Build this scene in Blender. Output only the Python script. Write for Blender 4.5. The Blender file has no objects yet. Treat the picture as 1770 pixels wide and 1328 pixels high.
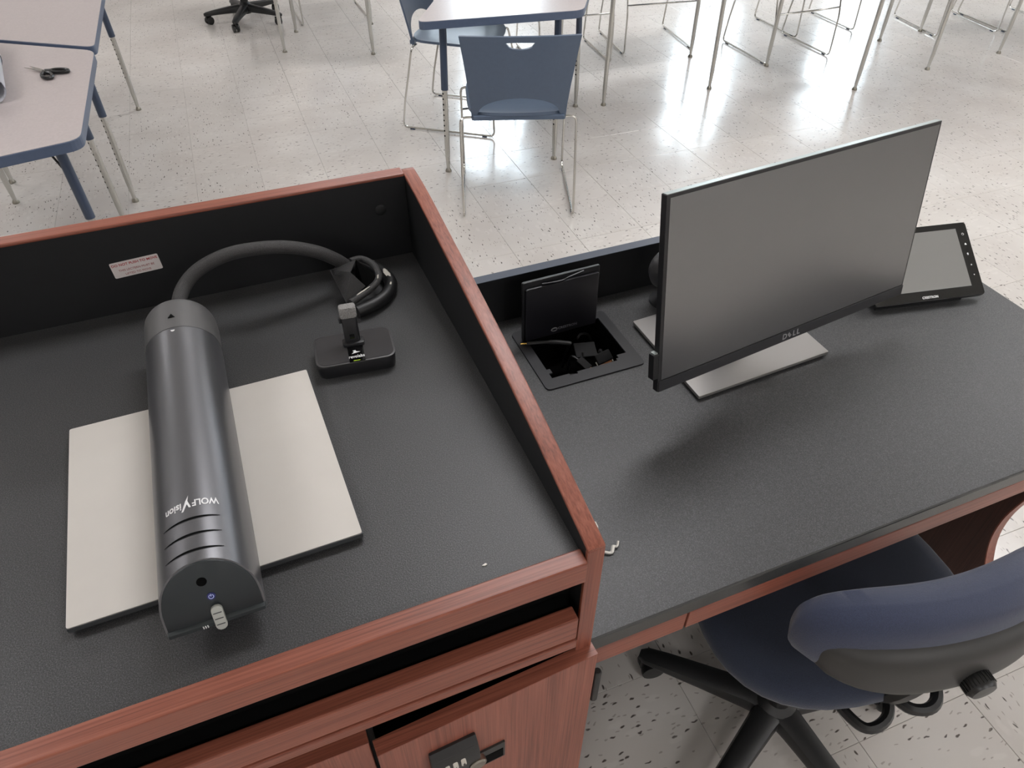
import bpy, bmesh, math, random
from mathutils import Vector, Matrix
SC = bpy.context.scene
COL = SC.collection
random.seed(7)
PI = math.pi
R = math.radians

# ------------------------------------------------------------------ camera
CAM_F, CAM_YAW, CAM_PITCH, CAM_ROLL, CAM_H = 1254.56, R(-22.2157), R(42.5819), R(0.2202), 1.6717
def camera():
    cy, sy, cp, sp = math.cos(CAM_YAW), math.sin(CAM_YAW), math.cos(CAM_PITCH), math.sin(CAM_PITCH)
    f = Vector((-sy * cp, cy * cp, -sp)); r = Vector((cy, sy, 0)); u = r.cross(f)
    c, s = math.cos(CAM_ROLL), math.sin(CAM_ROLL)
    r2 = c * r + s * u; u2 = -s * r + c * u
    cd = bpy.data.cameras.new('camera'); cd.sensor_width = 36.0; cd.sensor_fit = 'HORIZONTAL'
    cd.lens = 36.0 * CAM_F / 1770.0; cd.clip_start = 0.02; cd.clip_end = 100
    o = bpy.data.objects.new('camera', cd); COL.objects.link(o)
    o.matrix_world = Matrix(((r2.x, u2.x, -f.x, 0), (r2.y, u2.y, -f.y, 0), (r2.z, u2.z, -f.z, CAM_H), (0, 0, 0, 1)))
    SC.camera = o
    return r2, u2, f
CAM_R, CAM_U, CAM_D = camera()
def to_px(p):
    q = Vector(p) - Vector((0, 0, CAM_H)); z = q.dot(CAM_D)
    if z <= 0.05: return None
    return (885 + CAM_F * q.dot(CAM_R) / z, 664 - CAM_F * q.dot(CAM_U) / z)

# ------------------------------------------------------------------ world, light, exposure
ROOM = dict(x0=-4.0, x1=12.4, y0=-3.2, y1=7.7, h=2.95)
WINDOWS = [(2.5, 3.5), (5.2, 6.25), (7.35, 8.5)]
WIN_Z = (0.85, 2.5)
SKYLINE = 1.45
WINDOW_RADIANCE = 7.0
FILL_STRENGTH = 9.0
w = bpy.data.worlds.new('world'); SC.world = w; w.use_nodes = True
bg = w.node_tree.nodes['Background']; bg.inputs[0].default_value = (0.80, 0.90, 1.0, 1); bg.inputs[1].default_value = 2.4
SC.view_settings.view_transform = 'Standard'; SC.view_settings.look = 'None'
SC.view_settings.gamma = 1.0; SC.view_settings.use_curve_mapping = False
SC.view_settings.exposure = 0.88
try:
    SC.cycles.use_denoising = True
except Exception:
    pass
for i, (a, b) in enumerate(WINDOWS):
    # bright sky in the upper part of each window; the world shows through the lower part
    ld = bpy.data.lights.new('daylight', 'AREA'); ld.shape = 'RECTANGLE'
    ld.size = b - a - 0.04; ld.size_y = WIN_Z[1] - SKYLINE; ld.energy = WINDOW_RADIANCE * PI * ld.size * ld.size_y
    ld.color = (0.80, 0.90, 1.0)
    lo = bpy.data.objects.new('daylight', ld); COL.objects.link(lo)
    lo.location = ((a + b) / 2, ROOM['y1'] + 0.26, (WIN_Z[1] + SKYLINE) / 2); lo.rotation_euler = (R(-90), 0, 0)

# ------------------------------------------------------------------ materials
def lin(c):
    return tuple(((x / 255) / 12.92 if x / 255 <= 0.04045 else ((x / 255 + 0.055) / 1.055) ** 2.4) for x in c) + (1,)
class NT:
    def __init__(s, name):
        s.m = bpy.data.materials.new(name); s.m.use_nodes = True; s.t = s.m.node_tree
        s.p = s.t.nodes['Principled BSDF']
    def n(s, typ, **kw):
        nd = s.t.nodes.new(typ)
        for k, v in kw.items():
            if k.startswith('i_'):
                key = k[2:]; nd.inputs[int(key) if key.isdigit() else key.replace('_', ' ')].default_value = v
            else: setattr(nd, k, v)
        return nd
    def l(s, a, b): s.t.links.new(a, b)
    def ramp(s, fac, stops):
        nd = s.n('ShaderNodeValToRGB'); cr = nd.color_ramp
        while len(cr.elements) < len(stops): cr.elements.new(0.5)
        for e, (pos, c) in zip(cr.elements, stops): e.position = pos; e.color = c if len(c) == 4 else tuple(c) + (1,)
        s.l(fac, nd.inputs[0]); return nd.outputs[0]
    def bump(s, h, strength, dist=0.001):
        b = s.n('ShaderNodeBump'); b.inputs['Strength'].default_value = strength; b.inputs['Distance'].default_value = dist
        s.l(h, b.inputs['Height']); s.l(b.outputs[0], s.p.inputs['Normal']); return b
def plain(name, rgb, rough=0.5, metal=0.0, spec=0.5, noise=0.0, nscale=60, bump=0.0, bscale=400, bdist=0.0005, sheen=0.0, coat=0.0):
    k = NT(name); p = k.p
    p.inputs['Roughness'].default_value = rough; p.inputs['Metallic'].default_value = metal
    p.inputs['Specular IOR Level'].default_value = spec
    if sheen: p.inputs['Sheen Weight'].default_value = sheen; p.inputs['Sheen Roughness'].default_value = 0.5
    if coat: p.inputs['Coat Weight'].default_value = coat; p.inputs['Coat Roughness'].default_value = 0.12
    c = lin(rgb); p.inputs['Base Color'].default_value = c
    geo = None
    if noise or bump: geo = k.n('ShaderNodeNewGeometry')
    if noise:
        nz = k.n('ShaderNodeTexNoise', i_Scale=nscale, i_Detail=4.0); k.l(geo.outputs['Position'], nz.inputs['Vector'])
        lo = tuple(x * (1 - noise) for x in c[:3]); hi = tuple(min(1, x * (1 + noise)) for x in c[:3])
        k.l(k.ramp(nz.outputs[0], [(0.3, lo), (0.7, hi)]), p.inputs['Base Color'])
    if bump:
        nb = k.n('ShaderNodeTexNoise', i_Scale=bscale, i_Detail=3.0); k.l(geo.outputs['Position'], nb.inputs['Vector'])
        k.bump(nb.outputs[0], bump, bdist)
    return k.m
def laminate(name, dark, light, rough=0.42):
    k = NT(name); p = k.p; geo = k.n('ShaderNodeNewGeometry')
    v = k.n('ShaderNodeTexNoise', i_Scale=760.0, i_Detail=2.0, i_Roughness=0.6); k.l(geo.outputs['Position'], v.inputs['Vector'])
    k.l(k.ramp(v.outputs[0], [(0.30, lin(dark)), (0.50, lin(tuple((a + b) / 2 - 6 for a, b in zip(dark, light)))), (0.70, lin(light))]), p.inputs['Base Color'])
    p.inputs['Roughness'].default_value = rough
    v2 = k.n('ShaderNodeTexNoise', i_Scale=480.0, i_Detail=2.0); k.l(geo.outputs['Position'], v2.inputs['Vector'])
    k.bump(v2.outputs[0], 0.4, 0.0007)
    return k.m
def wood(name, axis, a, b, c, rough=0.38):
    k = NT(name); p = k.p; geo = k.n('ShaderNodeNewGeometry')
    mp = k.n('ShaderNodeMapping'); k.l(geo.outputs['Position'], mp.inputs['Vector'])
    sc = [380.0, 380.0, 380.0]; sc['xyz'.index(axis)] = 5.0; mp.inputs['Scale'].default_value = sc
    nz = k.n('ShaderNodeTexNoise', i_Scale=1.0, i_Detail=5.0, i_Roughness=0.62, i_Distortion=0.3); k.l(mp.outputs[0], nz.inputs['Vector'])
    mp2 = k.n('ShaderNodeMapping'); k.l(geo.outputs['Position'], mp2.inputs['Vector'])
    sc2 = [40.0, 40.0, 40.0]; sc2['xyz'.index(axis)] = 1.5; mp2.inputs['Scale'].default_value = sc2
    n2 = k.n('ShaderNodeTexNoise', i_Scale=1.0, i_Detail=3.0); k.l(mp2.outputs[0], n2.inputs['Vector'])
    mix = k.n('ShaderNodeMath', operation='MULTIPLY_ADD'); k.l(n2.outputs[0], mix.inputs[0]); mix.inputs[1].default_value = 0.25
    mu = k.n('ShaderNodeMath', operation='MULTIPLY'); k.l(nz.outputs[0], mu.inputs[0]); mu.inputs[1].default_value = 0.8
    k.l(mu.outputs[0], mix.inputs[2])
    k.l(k.ramp(mix.outputs[0], [(0.36, lin(a)), (0.52, lin(b)), (0.70, lin(c))]), p.inputs['Base Color'])
    p.inputs['Roughness'].default_value = rough
    k.bump(nz.outputs[0], 0.12, 0.0006)
    return k.m
def tile_material():
    k = NT('vinyl_tile'); p = k.p
    geo = k.n('ShaderNodeNewGeometry'); oi = k.n('ShaderNodeObjectInfo')
    # half of the tiles are laid a quarter turn round, as in the photo
    gt = k.n('ShaderNodeMath', operation='GREATER_THAN'); k.l(oi.outputs['Random'], gt.inputs[0]); gt.inputs[1].default_value = 0.6
    ang = k.n('ShaderNodeMath', operation='MULTIPLY'); k.l(gt.outputs[0], ang.inputs[0]); ang.inputs[1].default_value = PI / 2
    rot = k.n('ShaderNodeVectorRotate', rotation_type='Z_AXIS'); k.l(geo.outputs['Position'], rot.inputs['Vector']); k.l(ang.outputs[0], rot.inputs['Angle'])
    def flecks(sx, sy, thr, keep, seed):
        nzv = k.n('ShaderNodeTexNoise', i_Scale=35.0, i_Detail=2.0); k.l(rot.outputs[0], nzv.inputs['Vector'])
        ad = k.n('ShaderNodeVectorMath', operation='MULTIPLY_ADD'); k.l(nzv.outputs['Color'], ad.inputs[0])
        ad.inputs[1].default_value = (0.016, 0.016, 0); k.l(rot.outputs[0], ad.inputs[2])
        mp = k.n('ShaderNodeMapping'); k.l(ad.outputs[0], mp.inputs['Vector']); mp.inputs['Scale'].default_value = (sx, sy, 0.0)
        mp.inputs['Location'].default_value = (seed, seed * 1.7, 0)
        vo = k.n('ShaderNodeTexVoronoi', i_Scale=1.0); vo.voronoi_dimensions = '2D'; k.l(mp.outputs[0], vo.inputs['Vector'])
        lt = k.n('ShaderNodeMapRange', i_1=thr * 0.6, i_2=thr, i_3=1.0, i_4=0.0); k.l(vo.outputs['Distance'], lt.inputs[0])
        sp = k.n('ShaderNodeSeparateColor'); k.l(vo.outputs['Color'], sp.inputs[0])
        g = k.n('ShaderNodeMath', operation='GREATER_THAN'); k.l(sp.outputs[0], g.inputs[0]); g.inputs[1].default_value = 1 - keep
        m = k.n('ShaderNodeMath', operation='MULTIPLY'); k.l(lt.outputs[0], m.inputs[0]); k.l(g.outputs[0], m.inputs[1])
        return m.outputs[0]
    big = k.n('ShaderNodeTexNoise', i_Scale=3.0, i_Detail=3.0); k.l(geo.outputs['Position'], big.inputs['Vector'])
    base = k.ramp(big.outputs[0], [(0.3, lin((196, 189, 182))), (0.7, lin((209, 204, 198)))])
    tint = k.n('ShaderNodeMapRange', i_1=0.0, i_2=1.0, i_3=0.97, i_4=1.02); k.l(oi.outputs['Random'], tint.inputs[0])
    hv = k.n('ShaderNodeHueSaturation'); k.l(base, hv.inputs['Color']); k.l(tint.outputs[0], hv.inputs['Value'])
    m1 = k.n('ShaderNodeMixRGB'); m1.inputs[2].default_value = lin((84, 76, 70)); k.l(hv.outputs[0], m1.inputs[1])
    f1 = flecks(80.0, 27.0, 0.21, 0.13, 3.1); k.l(f1, m1.inputs[0])
    m2 = k.n('ShaderNodeMixRGB'); m2.inputs[2].default_value = lin((140, 129, 121)); k.l(m1.outputs[0], m2.inputs[1])
    f2 = flecks(120.0, 40.0, 0.24, 0.16, 9.7)
    f2b = k.n('ShaderNodeMath', operation='MULTIPLY'); k.l(f2, f2b.inputs[0]); f2b.inputs[1].default_value = 0.6; k.l(f2b.outputs[0], m2.inputs[0])
    m3 = k.n('ShaderNodeMixRGB'); m3.inputs[2].default_value = lin((226, 221, 214)); k.l(m2.outputs[0], m3.inputs[1])
    f3 = flecks(40.0, 16.0, 0.35, 0.3, 21.3)
    f3b = k.n('ShaderNodeMath', operation='MULTIPLY'); k.l(f3, f3b.inputs[0]); f3b.inputs[1].default_value = 0.2; k.l(f3b.outputs[0], m3.inputs[0])
    k.l(m3.outputs[0], p.inputs['Base Color'])
    wr = k.n('ShaderNodeTexNoise', i_Scale=1.7, i_Detail=4.0); k.l(geo.outputs['Position'], wr.inputs['Vector'])
    rr = k.n('ShaderNodeMapRange', i_1=0.3, i_2=0.7, i_3=0.11, i_4=0.20); k.l(wr.outputs[0], rr.inputs[0]); k.l(rr.outputs[0], p.inputs['Roughness'])
    p.inputs['Specular IOR Level'].default_value = 0.5
    p.inputs['Coat Weight'].default_value = 0.55; p.inputs['Coat Roughness'].default_value = 0.36
    wv = k.n('ShaderNodeTexNoise', i_Scale=9.0, i_Detail=2.0); k.l(geo.outputs['Position'], wv.inputs['Vector'])
    k.bump(wv.outputs[0], 0.25, 0.004)
    return k.m
def emit(name, rgb, strength):
    k = NT(name); k.p.inputs['Base Color'].default_value = lin(rgb); k.p.inputs['Emission Color'].default_value = lin(rgb)
    k.p.inputs['Emission Strength'].default_value = strength; return k.m
def glass(name):
    k = NT(name); t = k.t; out = t.nodes['Material Output']
    tr = k.n('ShaderNodeBsdfTransparent'); tr.inputs[0].default_value = (0.97, 0.985, 0.98, 1)
    gl = k.n('ShaderNodeBsdfGlossy'); gl.inputs['Roughness'].default_value = 0.02
    mx = k.n('ShaderNodeMixShader'); mx.inputs[0].default_value = 0.06
    k.l(tr.outputs[0], mx.inputs[1]); k.l(gl.outputs[0], mx.inputs[2]); k.l(mx.outputs[0], out.inputs[0]); return k.m
W1, W2, W3 = (106, 57, 44), (135, 77, 60), (155, 93, 74)
M = dict(
    deck=laminate('charcoal_laminate', (38, 38, 39), (86, 86, 87), 0.44),
    capsky=plain('sky_tinted_cap_band', (72, 78, 90), 0.32), woodshade=wood('shade_tinted_cherry_along_z', 'z', (58, 36, 31), (72, 46, 39), (84, 56, 48)), deskedge=plain('black_edge_band', (56, 57, 56), 0.26, noise=0.06),
    blackin=plain('black_panel', (19, 20, 22), 0.55, noise=0.12, nscale=40, bump=0.1),
    void=plain('dark_void', (8, 8, 8), 0.9, spec=0.1),
    woodx=wood('cherry_wood_along_x', 'x', W1, W2, W3), woody=wood('cherry_wood_along_y', 'y', W1, W2, W3), woodz=wood('cherry_wood_along_z', 'z', W1, W2, W3),
    tile=tile_material(), grout=plain('tile_joint', (168, 159, 150), 0.8, noise=0.1, nscale=8),
    wall=plain('wall_paint', (214, 210, 207), 0.85, noise=0.02, nscale=3, bump=0.1, bscale=300),
    ceil=plain('ceiling_board', (226, 225, 220), 0.95, noise=0.04, nscale=180, bump=0.3, bscale=200),
    trim=plain('vinyl_base', (70, 66, 64), 0.5, noise=0.05), winframe=plain('window_aluminium', (120, 122, 124), 0.4, 0.6),
    glass=glass('window_glass'), fill_panel=emit('fill_diffuser', (251, 250, 252), FILL_STRENGTH), white=plain('white_enamel', (225, 225, 222), 0.4),
    plate=plain('plate_white', (200, 195, 188), 0.5, noise=0.012, nscale=30), plateedge=plain('plate_edge', (58, 60, 62), 0.45),
    cambody=plain('anodised_grey', (112, 112, 115), 0.34, metal=0.75, bump=0.08, bscale=900), camcap=plain('cap_grey', (96, 95, 95), 0.5, metal=0.3, bump=0.08, bscale=900),
    camface=plain('face_slate', (32, 39, 42), 0.42), camlip=plain('lip_slate', (46, 52, 54), 0.45), camblack=plain('slot_black', (16, 16, 17), 0.6),
    print=plain('white_print', (226, 226, 226), 0.5), tab=plain('grey_tab', (172, 174, 168), 0.45),
    led=emit('blue_led', (34, 38, 92), 0.12), ledring=plain('led_ring_print', (190, 200, 240), 0.4), ledgreen=emit('green_led', (140, 170, 30), 0.25),
    sleeve=plain('braided_sleeve', (52, 51, 51), 0.62, noise=0.35, nscale=700, bump=0.7, bscale=800, bdist=0.0012), plugblack=plain('plug_black', (13, 13, 14), 0.7, spec=0.25), cable=plain('black_rubber', (20, 20, 21), 0.5), paintwear=plain('worn_white_mark', (200, 195, 185), 0.7),
    micbody=plain('black_plastic', (30, 30, 32), 0.42, bump=0.06, bscale=900), micrim=plain('charger_rim', (62, 61, 62), 0.4), mictop=plain('charger_top', (52, 51, 53), 0.22), gloss=plain('gloss_black', (10, 10, 11), 0.08),
    foam=plain('grey_foam', (138, 136, 134), 0.95, noise=0.3, nscale=500, bump=1.0, bscale=600, bdist=0.002),
    label=plain('label_paper', (214, 206, 203), 0.55), red=plain('red_print', (176, 60, 62), 0.6), pinkprint=plain('pale_red_print', (168, 92, 92), 0.6),
    boxblack=plain('box_black', (36, 36, 39), 0.4, bump=0.06, bscale=900), boxlid=plain('lid_black', (32, 31, 36), 0.36), chrome=plain('chrome', (200, 198, 192), 0.16, metal=1.0), steel=plain('brushed_steel', (196, 195, 190), 0.24, metal=1.0), gold=plain('gold_contact', (214, 176, 96), 0.25, metal=1.0), copper=plain('copper_contact', (190, 130, 92), 0.35, metal=0.8), greyprint=plain('grey_print', (140, 140, 146), 0.5), dellprint=plain('silver_print', (150, 150, 152), 0.35),
    monhouse=plain('monitor_black', (30, 30, 32), 0.4), montop=plain('monitor_rim_silver', (150, 156, 152), 0.36, metal=0.5), monbezel=plain('monitor_bezel', (40, 40, 43), 0.38),
    base=plain('stand_silver', (168, 165, 162), 0.36, metal=0.85, bump=0.04, bscale=900),
    tpglass=plain('touch_glass', (12, 13, 14), 0.05, spec=0.7), tpbody=plain('touch_body', (22, 22, 23), 0.4),
    fabric=plain('navy_fabric', (50, 57, 80), 0.92, noise=0.28, nscale=900, bump=0.6, bscale=1100, bdist=0.0012, sheen=0.35), fabricseat=plain('slate_fabric', (44, 51, 68), 0.92, noise=0.28, nscale=900, bump=0.6, bscale=1100, bdist=0.0012, sheen=0.25),
    chairplastic=plain('chair_black_plastic', (34, 34, 34), 0.42, bump=0.15, bscale=700), castor=plain('castor_black', (24, 24, 24), 0.35), shell=plain('shell_black_plastic', (50, 49, 47), 0.5, bump=0.2, bscale=500),
    polyblue=plain('slate_blue_plastic', (84, 98, 118), 0.38, noise=0.03, bump=0.08, bscale=500), tubeblue=plain('slate_blue_enamel', (60, 72, 92), 0.35), edgeblue=plain('slate_blue_edge', (80, 92, 114), 0.4, noise=0.04),
    tabletop=plain('grey_nebula_laminate', (186, 176, 174), 0.30, noise=0.05, nscale=120), glide=plain('steel_glide', (150, 146, 136), 0.28, metal=1.0),
    paper=plain('white_paper', (242, 242, 246), 0.7), paperin=plain('paper_inside', (196, 190, 186), 0.8), rubber=plain('rubber_band', (92, 96, 108), 0.7), scrap=plain('torn_paper', (226, 222, 214), 0.8),
)
def screen_mat():
    k = NT('matte_screen'); p = k.p
    p.inputs['Base Color'].default_value = lin((34, 34, 36)); p.inputs['Roughness'].default_value = 0.27; p.inputs['IOR'].default_value = 2.75
    return k.m
M['screen'] = screen_mat()
def tp_screen():
    k = NT('touch_display'); p = k.p
    p.inputs['Base Color'].default_value = lin((196, 199, 202)); p.inputs['Metallic'].default_value = 1.0; p.inputs['Roughness'].default_value = 0.09
    return k.m
M['tpscreen'] = tp_screen()

# ------------------------------------------------------------------ mesh helpers
def finish(bm, smooth=False):
    bmesh.ops.recalc_face_normals(bm, faces=bm.faces[:])
    if smooth:
        for f in bm.faces: f.smooth = True
def obj(name, bm, mat, parent=None, smooth=False, shift=None):
    finish(bm, smooth)
    if shift is None and parent is not None and parent.get('_world'):
        shift = Vector(parent['_world'])
    if shift is not None: bmesh.ops.translate(bm, verts=bm.verts[:], vec=-Vector(shift))
    me = bpy.data.meshes.new(name); bm.to_mesh(me); bm.free()
    if smooth:
        try: me.set_sharp_from_angle(angle=R(38))
        except Exception: pass
    if mat: me.materials.append(M[mat])
    o = bpy.data.objects.new(name, me); COL.objects.link(o)
    if parent is not None:
        o.parent = parent
        if parent.get('_world'): o['_world'] = parent['_world']
    return o
def thing(name, label, cat, loc=(0, 0, 0), rz=0, group=None, world=False):
    o = bpy.data.objects.new(name, None); COL.objects.link(o); o.empty_display_size = 0.1
    o.location = loc; o.rotation_euler = (0, 0, rz); o['label'] = label; o['category'] = cat
    if group: o['group'] = group
    if world: o['_world'] = list(loc)
    return o
def tag(o, label, cat, group=None):
    o['label'] = label; o['category'] = cat
    if group: o['group'] = group
    return o
def ground(o):
    """move the origin of a single mesh thing built in world coordinates to its base"""
    vs = [v.co for v in o.data.vertices]; n = len(vs)
    c = Vector((sum(v.x for v in vs) / n, sum(v.y for v in vs) / n, min(v.z for v in vs)))
    o.data.transform(Matrix.Translation(-c)); o.location = c; return o
def dup(root, loc, rz, label=None, group=None):
    r = root.copy(); COL.objects.link(r); r.location = loc; r.rotation_euler = (0, 0, rz)
    if label: r['label'] = label
    if group: r['group'] = group
    for ch in list(root.children):
        c = ch.copy(); COL.objects.link(c); c.parent = r
        for g in list(ch.children):
            d = g.copy(); COL.objects.link(d); d.parent = c
    return r
def box(bm, x0, x1, y0, y1, z0, z1, bev=0.0, seg=2, mat=None):
    r = bmesh.ops.create_cube(bm, size=1.0)
    vs = r['verts']
    for v in vs: v.co = Vector(((x0 + x1) / 2 + v.co.x * (x1 - x0), (y0 + y1) / 2 + v.co.y * (y1 - y0), (z0 + z1) / 2 + v.co.z * (z1 - z0)))
    if bev:
        es = list({e for v in vs for e in v.link_edges})
        g = bmesh.ops.bevel(bm, geom=es, offset=bev, segments=seg, affect='EDGES', profile=0.5)
        vs = list({v for f in g['faces'] for v in f.verts} | {v for v in vs if v.is_valid})
    if mat is not None: bmesh.ops.transform(bm, matrix=mat, verts=[v for v in vs if v.is_valid])
    return vs
def bx(*a, **k):
    bm = bmesh.new(); box(bm, *a, **k); return bm
def prism(bm, pts, d, bev=0.0, seg=2):
    """extrude closed 3D polygon pts by vector d"""
    d = Vector(d); n = len(pts)
    a = [bm.verts.new(Vector(p)) for p in pts]; b = [bm.verts.new(Vector(p) + d) for p in pts]
    f1 = bm.faces.new(a); f2 = bm.faces.new(b[::-1])
    side = [bm.faces.new((a[i], b[i], b[(i + 1) % n], a[(i + 1) % n])) for i in range(n)]
    bmesh.ops.recalc_face_normals(bm, faces=[f1, f2] + side)
    if bev:
        es = list({e for f in (f1, f2) for e in f.edges})
        bmesh.ops.bevel(bm, geom=es, offset=bev, segments=seg, affect='EDGES', profile=0.5)
    return bm
def smooth_path(pts, n=6, closed=False):
    P = [Vector(p) for p in pts]; out = []; m = len(P)
    rng = range(m if closed else m - 1)
    for i in rng:
        p0 = P[(i - 1) % m] if (closed or i > 0) else P[0]; p1 = P[i]; p2 = P[(i + 1) % m]; p3 = P[(i + 2) % m] if (closed or i + 2 < m) else P[-1]
        for k in range(n):
            t = k / n
            out.append(0.5 * ((2 * p1) + (p2 - p0) * t + (2 * p0 - 5 * p1 + 4 * p2 - p3) * t * t + (3 * p1 - p0 - 3 * p2 + p3) * t ** 3))
    if not closed: out.append(P[-1])
    return out
def round_corners(pts, r, n=4):
    P = [Vector(p) for p in pts]; out = [P[0]]
    for i in range(1, len(P) - 1):
        a, b, c = P[i - 1], P[i], P[i + 1]
        d1 = (a - b); d2 = (c - b); rr = min(r, d1.length * 0.49, d2.length * 0.49)
        s = b + d1.normalized() * rr; e = b + d2.normalized() * rr
        for k in range(n + 1):
            t = k / n; out.append((1 - t) ** 2 * s + 2 * t * (1 - t) * b + t * t * e)
    out.append(P[-1]); return out
def tube(bm, path, rad, sides=8, closed=False, caps=True):
    P = [Vector(p) for p in path]; n = len(P); rings = []
    rads = rad if isinstance(rad, (list, tuple)) else [rad] * n
    up = None
    for i in range(n):
        t = ((P[(i + 1) % n] if (closed or i < n - 1) else P[i]) - (P[i - 1] if (closed or i > 0) else P[i])).normalized()
        if up is None: up = t.orthogonal().normalized()
        else:
            up = (up - t * up.dot(t))
            up = up.normalized() if up.length > 1e-6 else t.orthogonal().normalized()
        s = t.cross(up)
        rings.append([bm.verts.new(P[i] + rads[i] * (math.cos(2 * PI * k / sides) * up + math.sin(2 * PI * k / sides) * s)) for k in range(sides)])
    for i in range(n if closed else n - 1):
        a, b = rings[i], rings[(i + 1) % n]
        for k in range(sides): bm.faces.new((a[k], a[(k + 1) % sides], b[(k + 1) % sides], b[k]))
    if caps and not closed:
        bm.faces.new(rings[0][::-1]); bm.faces.new(rings[-1])
    return bm
def tb(path, rad, sides=8, **k):
    bm = bmesh.new(); tube(bm, path, rad, sides, **k); return bm
def lathe(bm, prof, c, axis='z', seg=16):
    """profile list of (radius, height) about axis through c"""
    rings = []
    for r, h in prof:
        ring = []
        for k in range(seg):
            a = 2 * PI * k / seg; x, y = r * math.cos(a), r * math.sin(a)
            q = {'z': (x, y, h), 'y': (x, h, y), 'x': (h, x, y)}[axis]
            ring.append(bm.verts.new(Vector(c) + Vector(q)))
        rings.append(ring)
    for a, b in zip(rings, rings[1:]):
        for k in range(seg): bm.faces.new((a[k], a[(k + 1) % seg], b[(k + 1) % seg], b[k]))
    bm.faces.new(rings[0][::-1]); bm.faces.new(rings[-1]); return bm
def xf(bm, mat):
    bmesh.ops.transform(bm, matrix=mat, verts=bm.verts[:]); return bm
def frame_matrix(o, x, y, z):
    return Matrix(((x[0], y[0], z[0], o[0]), (x[1], y[1], z[1], o[1]), (x[2], y[2], z[2], o[2]), (0, 0, 0, 1)))
def round_rect(x0, x1, y0, y1, r, n=5):
    pts = []
    for cx, cy, a0 in ((x1 - r, y1 - r, 0), (x0 + r, y1 - r, 90), (x0 + r, y0 + r, 180), (x1 - r, y0 + r, 270)):
        for k in range(n + 1):
            a = R(a0 + 90 * k / n); pts.append((cx + r * math.cos(a), cy + r * math.sin(a)))
    return pts
def text_bm(body, size, depth=0.0003, align='CENTER', bold=0.0, space=1.0):
    cu = bpy.data.curves.new('lettering_curve', 'FONT'); cu.body = body; cu.size = size; cu.extrude = depth; cu.align_x = align; cu.align_y = 'CENTER'
    cu.offset = bold; cu.space_character = space; cu.resolution_u = 3
    o = bpy.data.objects.new('lettering_curve', cu); COL.objects.link(o)
    dg = bpy.context.evaluated_depsgraph_get(); me = bpy.data.meshes.new_from_object(o.evaluated_get(dg))
    bm = bmesh.new(); bm.from_mesh(me); bpy.data.meshes.remove(me); bpy.data.objects.remove(o); bpy.data.curves.remove(cu)
    return bm

# ------------------------------------------------------------------ room
def struct(name, bm, mat, parent=None):
    o = obj(name, bm, mat, parent)
    if parent is None: o['kind'] = 'structure'
    return o
X0, X1, Y0, Y1, HH = ROOM['x0'], ROOM['x1'], ROOM['y0'], ROOM['y1'], ROOM['h']
floor = struct('floor', bx(X0 - 0.1, X1 + 0.1, Y0 - 0.1, Y1 + 0.1, -0.12, -0.0025), 'grout')
struct('ceiling', bx(X0 - 0.1, X1 + 0.1, Y0 - 0.1, Y1 + 0.1, HH, HH + 0.1), 'ceil')
struct('wall_left', bx(X0 - 0.1, X0, Y0 - 0.1, Y1 + 0.1, -0.0025, HH), 'wall')
struct('wall_right', bx(X1, X1 + 0.1, Y0 - 0.1, Y1 + 0.1, -0.0025, HH), 'wall')
struct('wall_back', bx(X0, X1, Y0 - 0.1, Y0, -0.0025, HH), 'wall')
bm = bmesh.new()
cuts = [X0] + [v for ab in WINDOWS for v in ab] + [X1]
for i in range(0, len(cuts), 2): box(bm, cuts[i], cuts[i + 1], Y1, Y1 + 0.15, -0.0025, HH)
for a, b in WINDOWS:
    box(bm, a, b, Y1, Y1 + 0.15, -0.0025, WIN_Z[0]); box(bm, a, b, Y1, Y1 + 0.15, WIN_Z[1], HH)
struct('wall_front', bm, 'wall')
for i, (a, b) in enumerate(WINDOWS):
    bm = bmesh.new(); t = 0.05; z0, z1 = WIN_Z; zm = z0 + 0.55
    for args in ((a, a + t, z0, z1), (b - t, b, z0, z1), (a + t, b - t, z0, z0 + t), (a + t, b - t, z1 - t, z1), (a + t, b - t, zm, zm + 0.045)):
        box(bm, args[0], args[1], Y1 + 0.04, Y1 + 0.1, args[2], args[3])
    wn = struct('window_%d' % (i + 1), bm, 'winframe')
    for p0, p1 in ((z0 + t, zm), (zm + 0.045, z1 - t)):
        struct('pane', bx(a + t, b - t, Y1 + 0.066, Y1 + 0.072, p0, p1), 'glass', wn)
    struct('sill', bx(a - 0.03, b + 0.03, Y1 - 0.05, Y1 + 0.04, z0 - 0.03, z0), 'white', wn)
for nm, args in (('baseboard_left', (X0, X0 + 0.012, Y0, Y1)), ('baseboard_right', (X1 - 0.012, X1, Y0, Y1)), ('baseboard_back', (X0 + 0.012, X1 - 0.012, Y0, Y0 + 0.012)), ('baseboard_front', (X0 + 0.012, X1 - 0.012, Y1 - 0.012, Y1))):
    struct(nm, bx(*args, 0.0, 0.1), 'trim')
def fill_panel(x, y, lab):  # unseen glowing panels added under the ceiling as fill for the room
    t = thing('added_fill_light', lab, 'light', (x, y, HH), 0, 'added ceiling fill lights')
    bm = bmesh.new()
    for a in ((-0.62, -0.57, -0.31, 0.31), (0.57, 0.62, -0.31, 0.31), (-0.57, 0.57, -0.31, -0.27), (-0.57, 0.57, 0.27, 0.31)): box(bm, *a, -0.03, 0.0)
    obj('frame', bm, 'white', t); obj('diffuser', bx(-0.57, 0.57, -0.27, 0.27, -0.022, -0.012), 'fill_panel', t)
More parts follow.
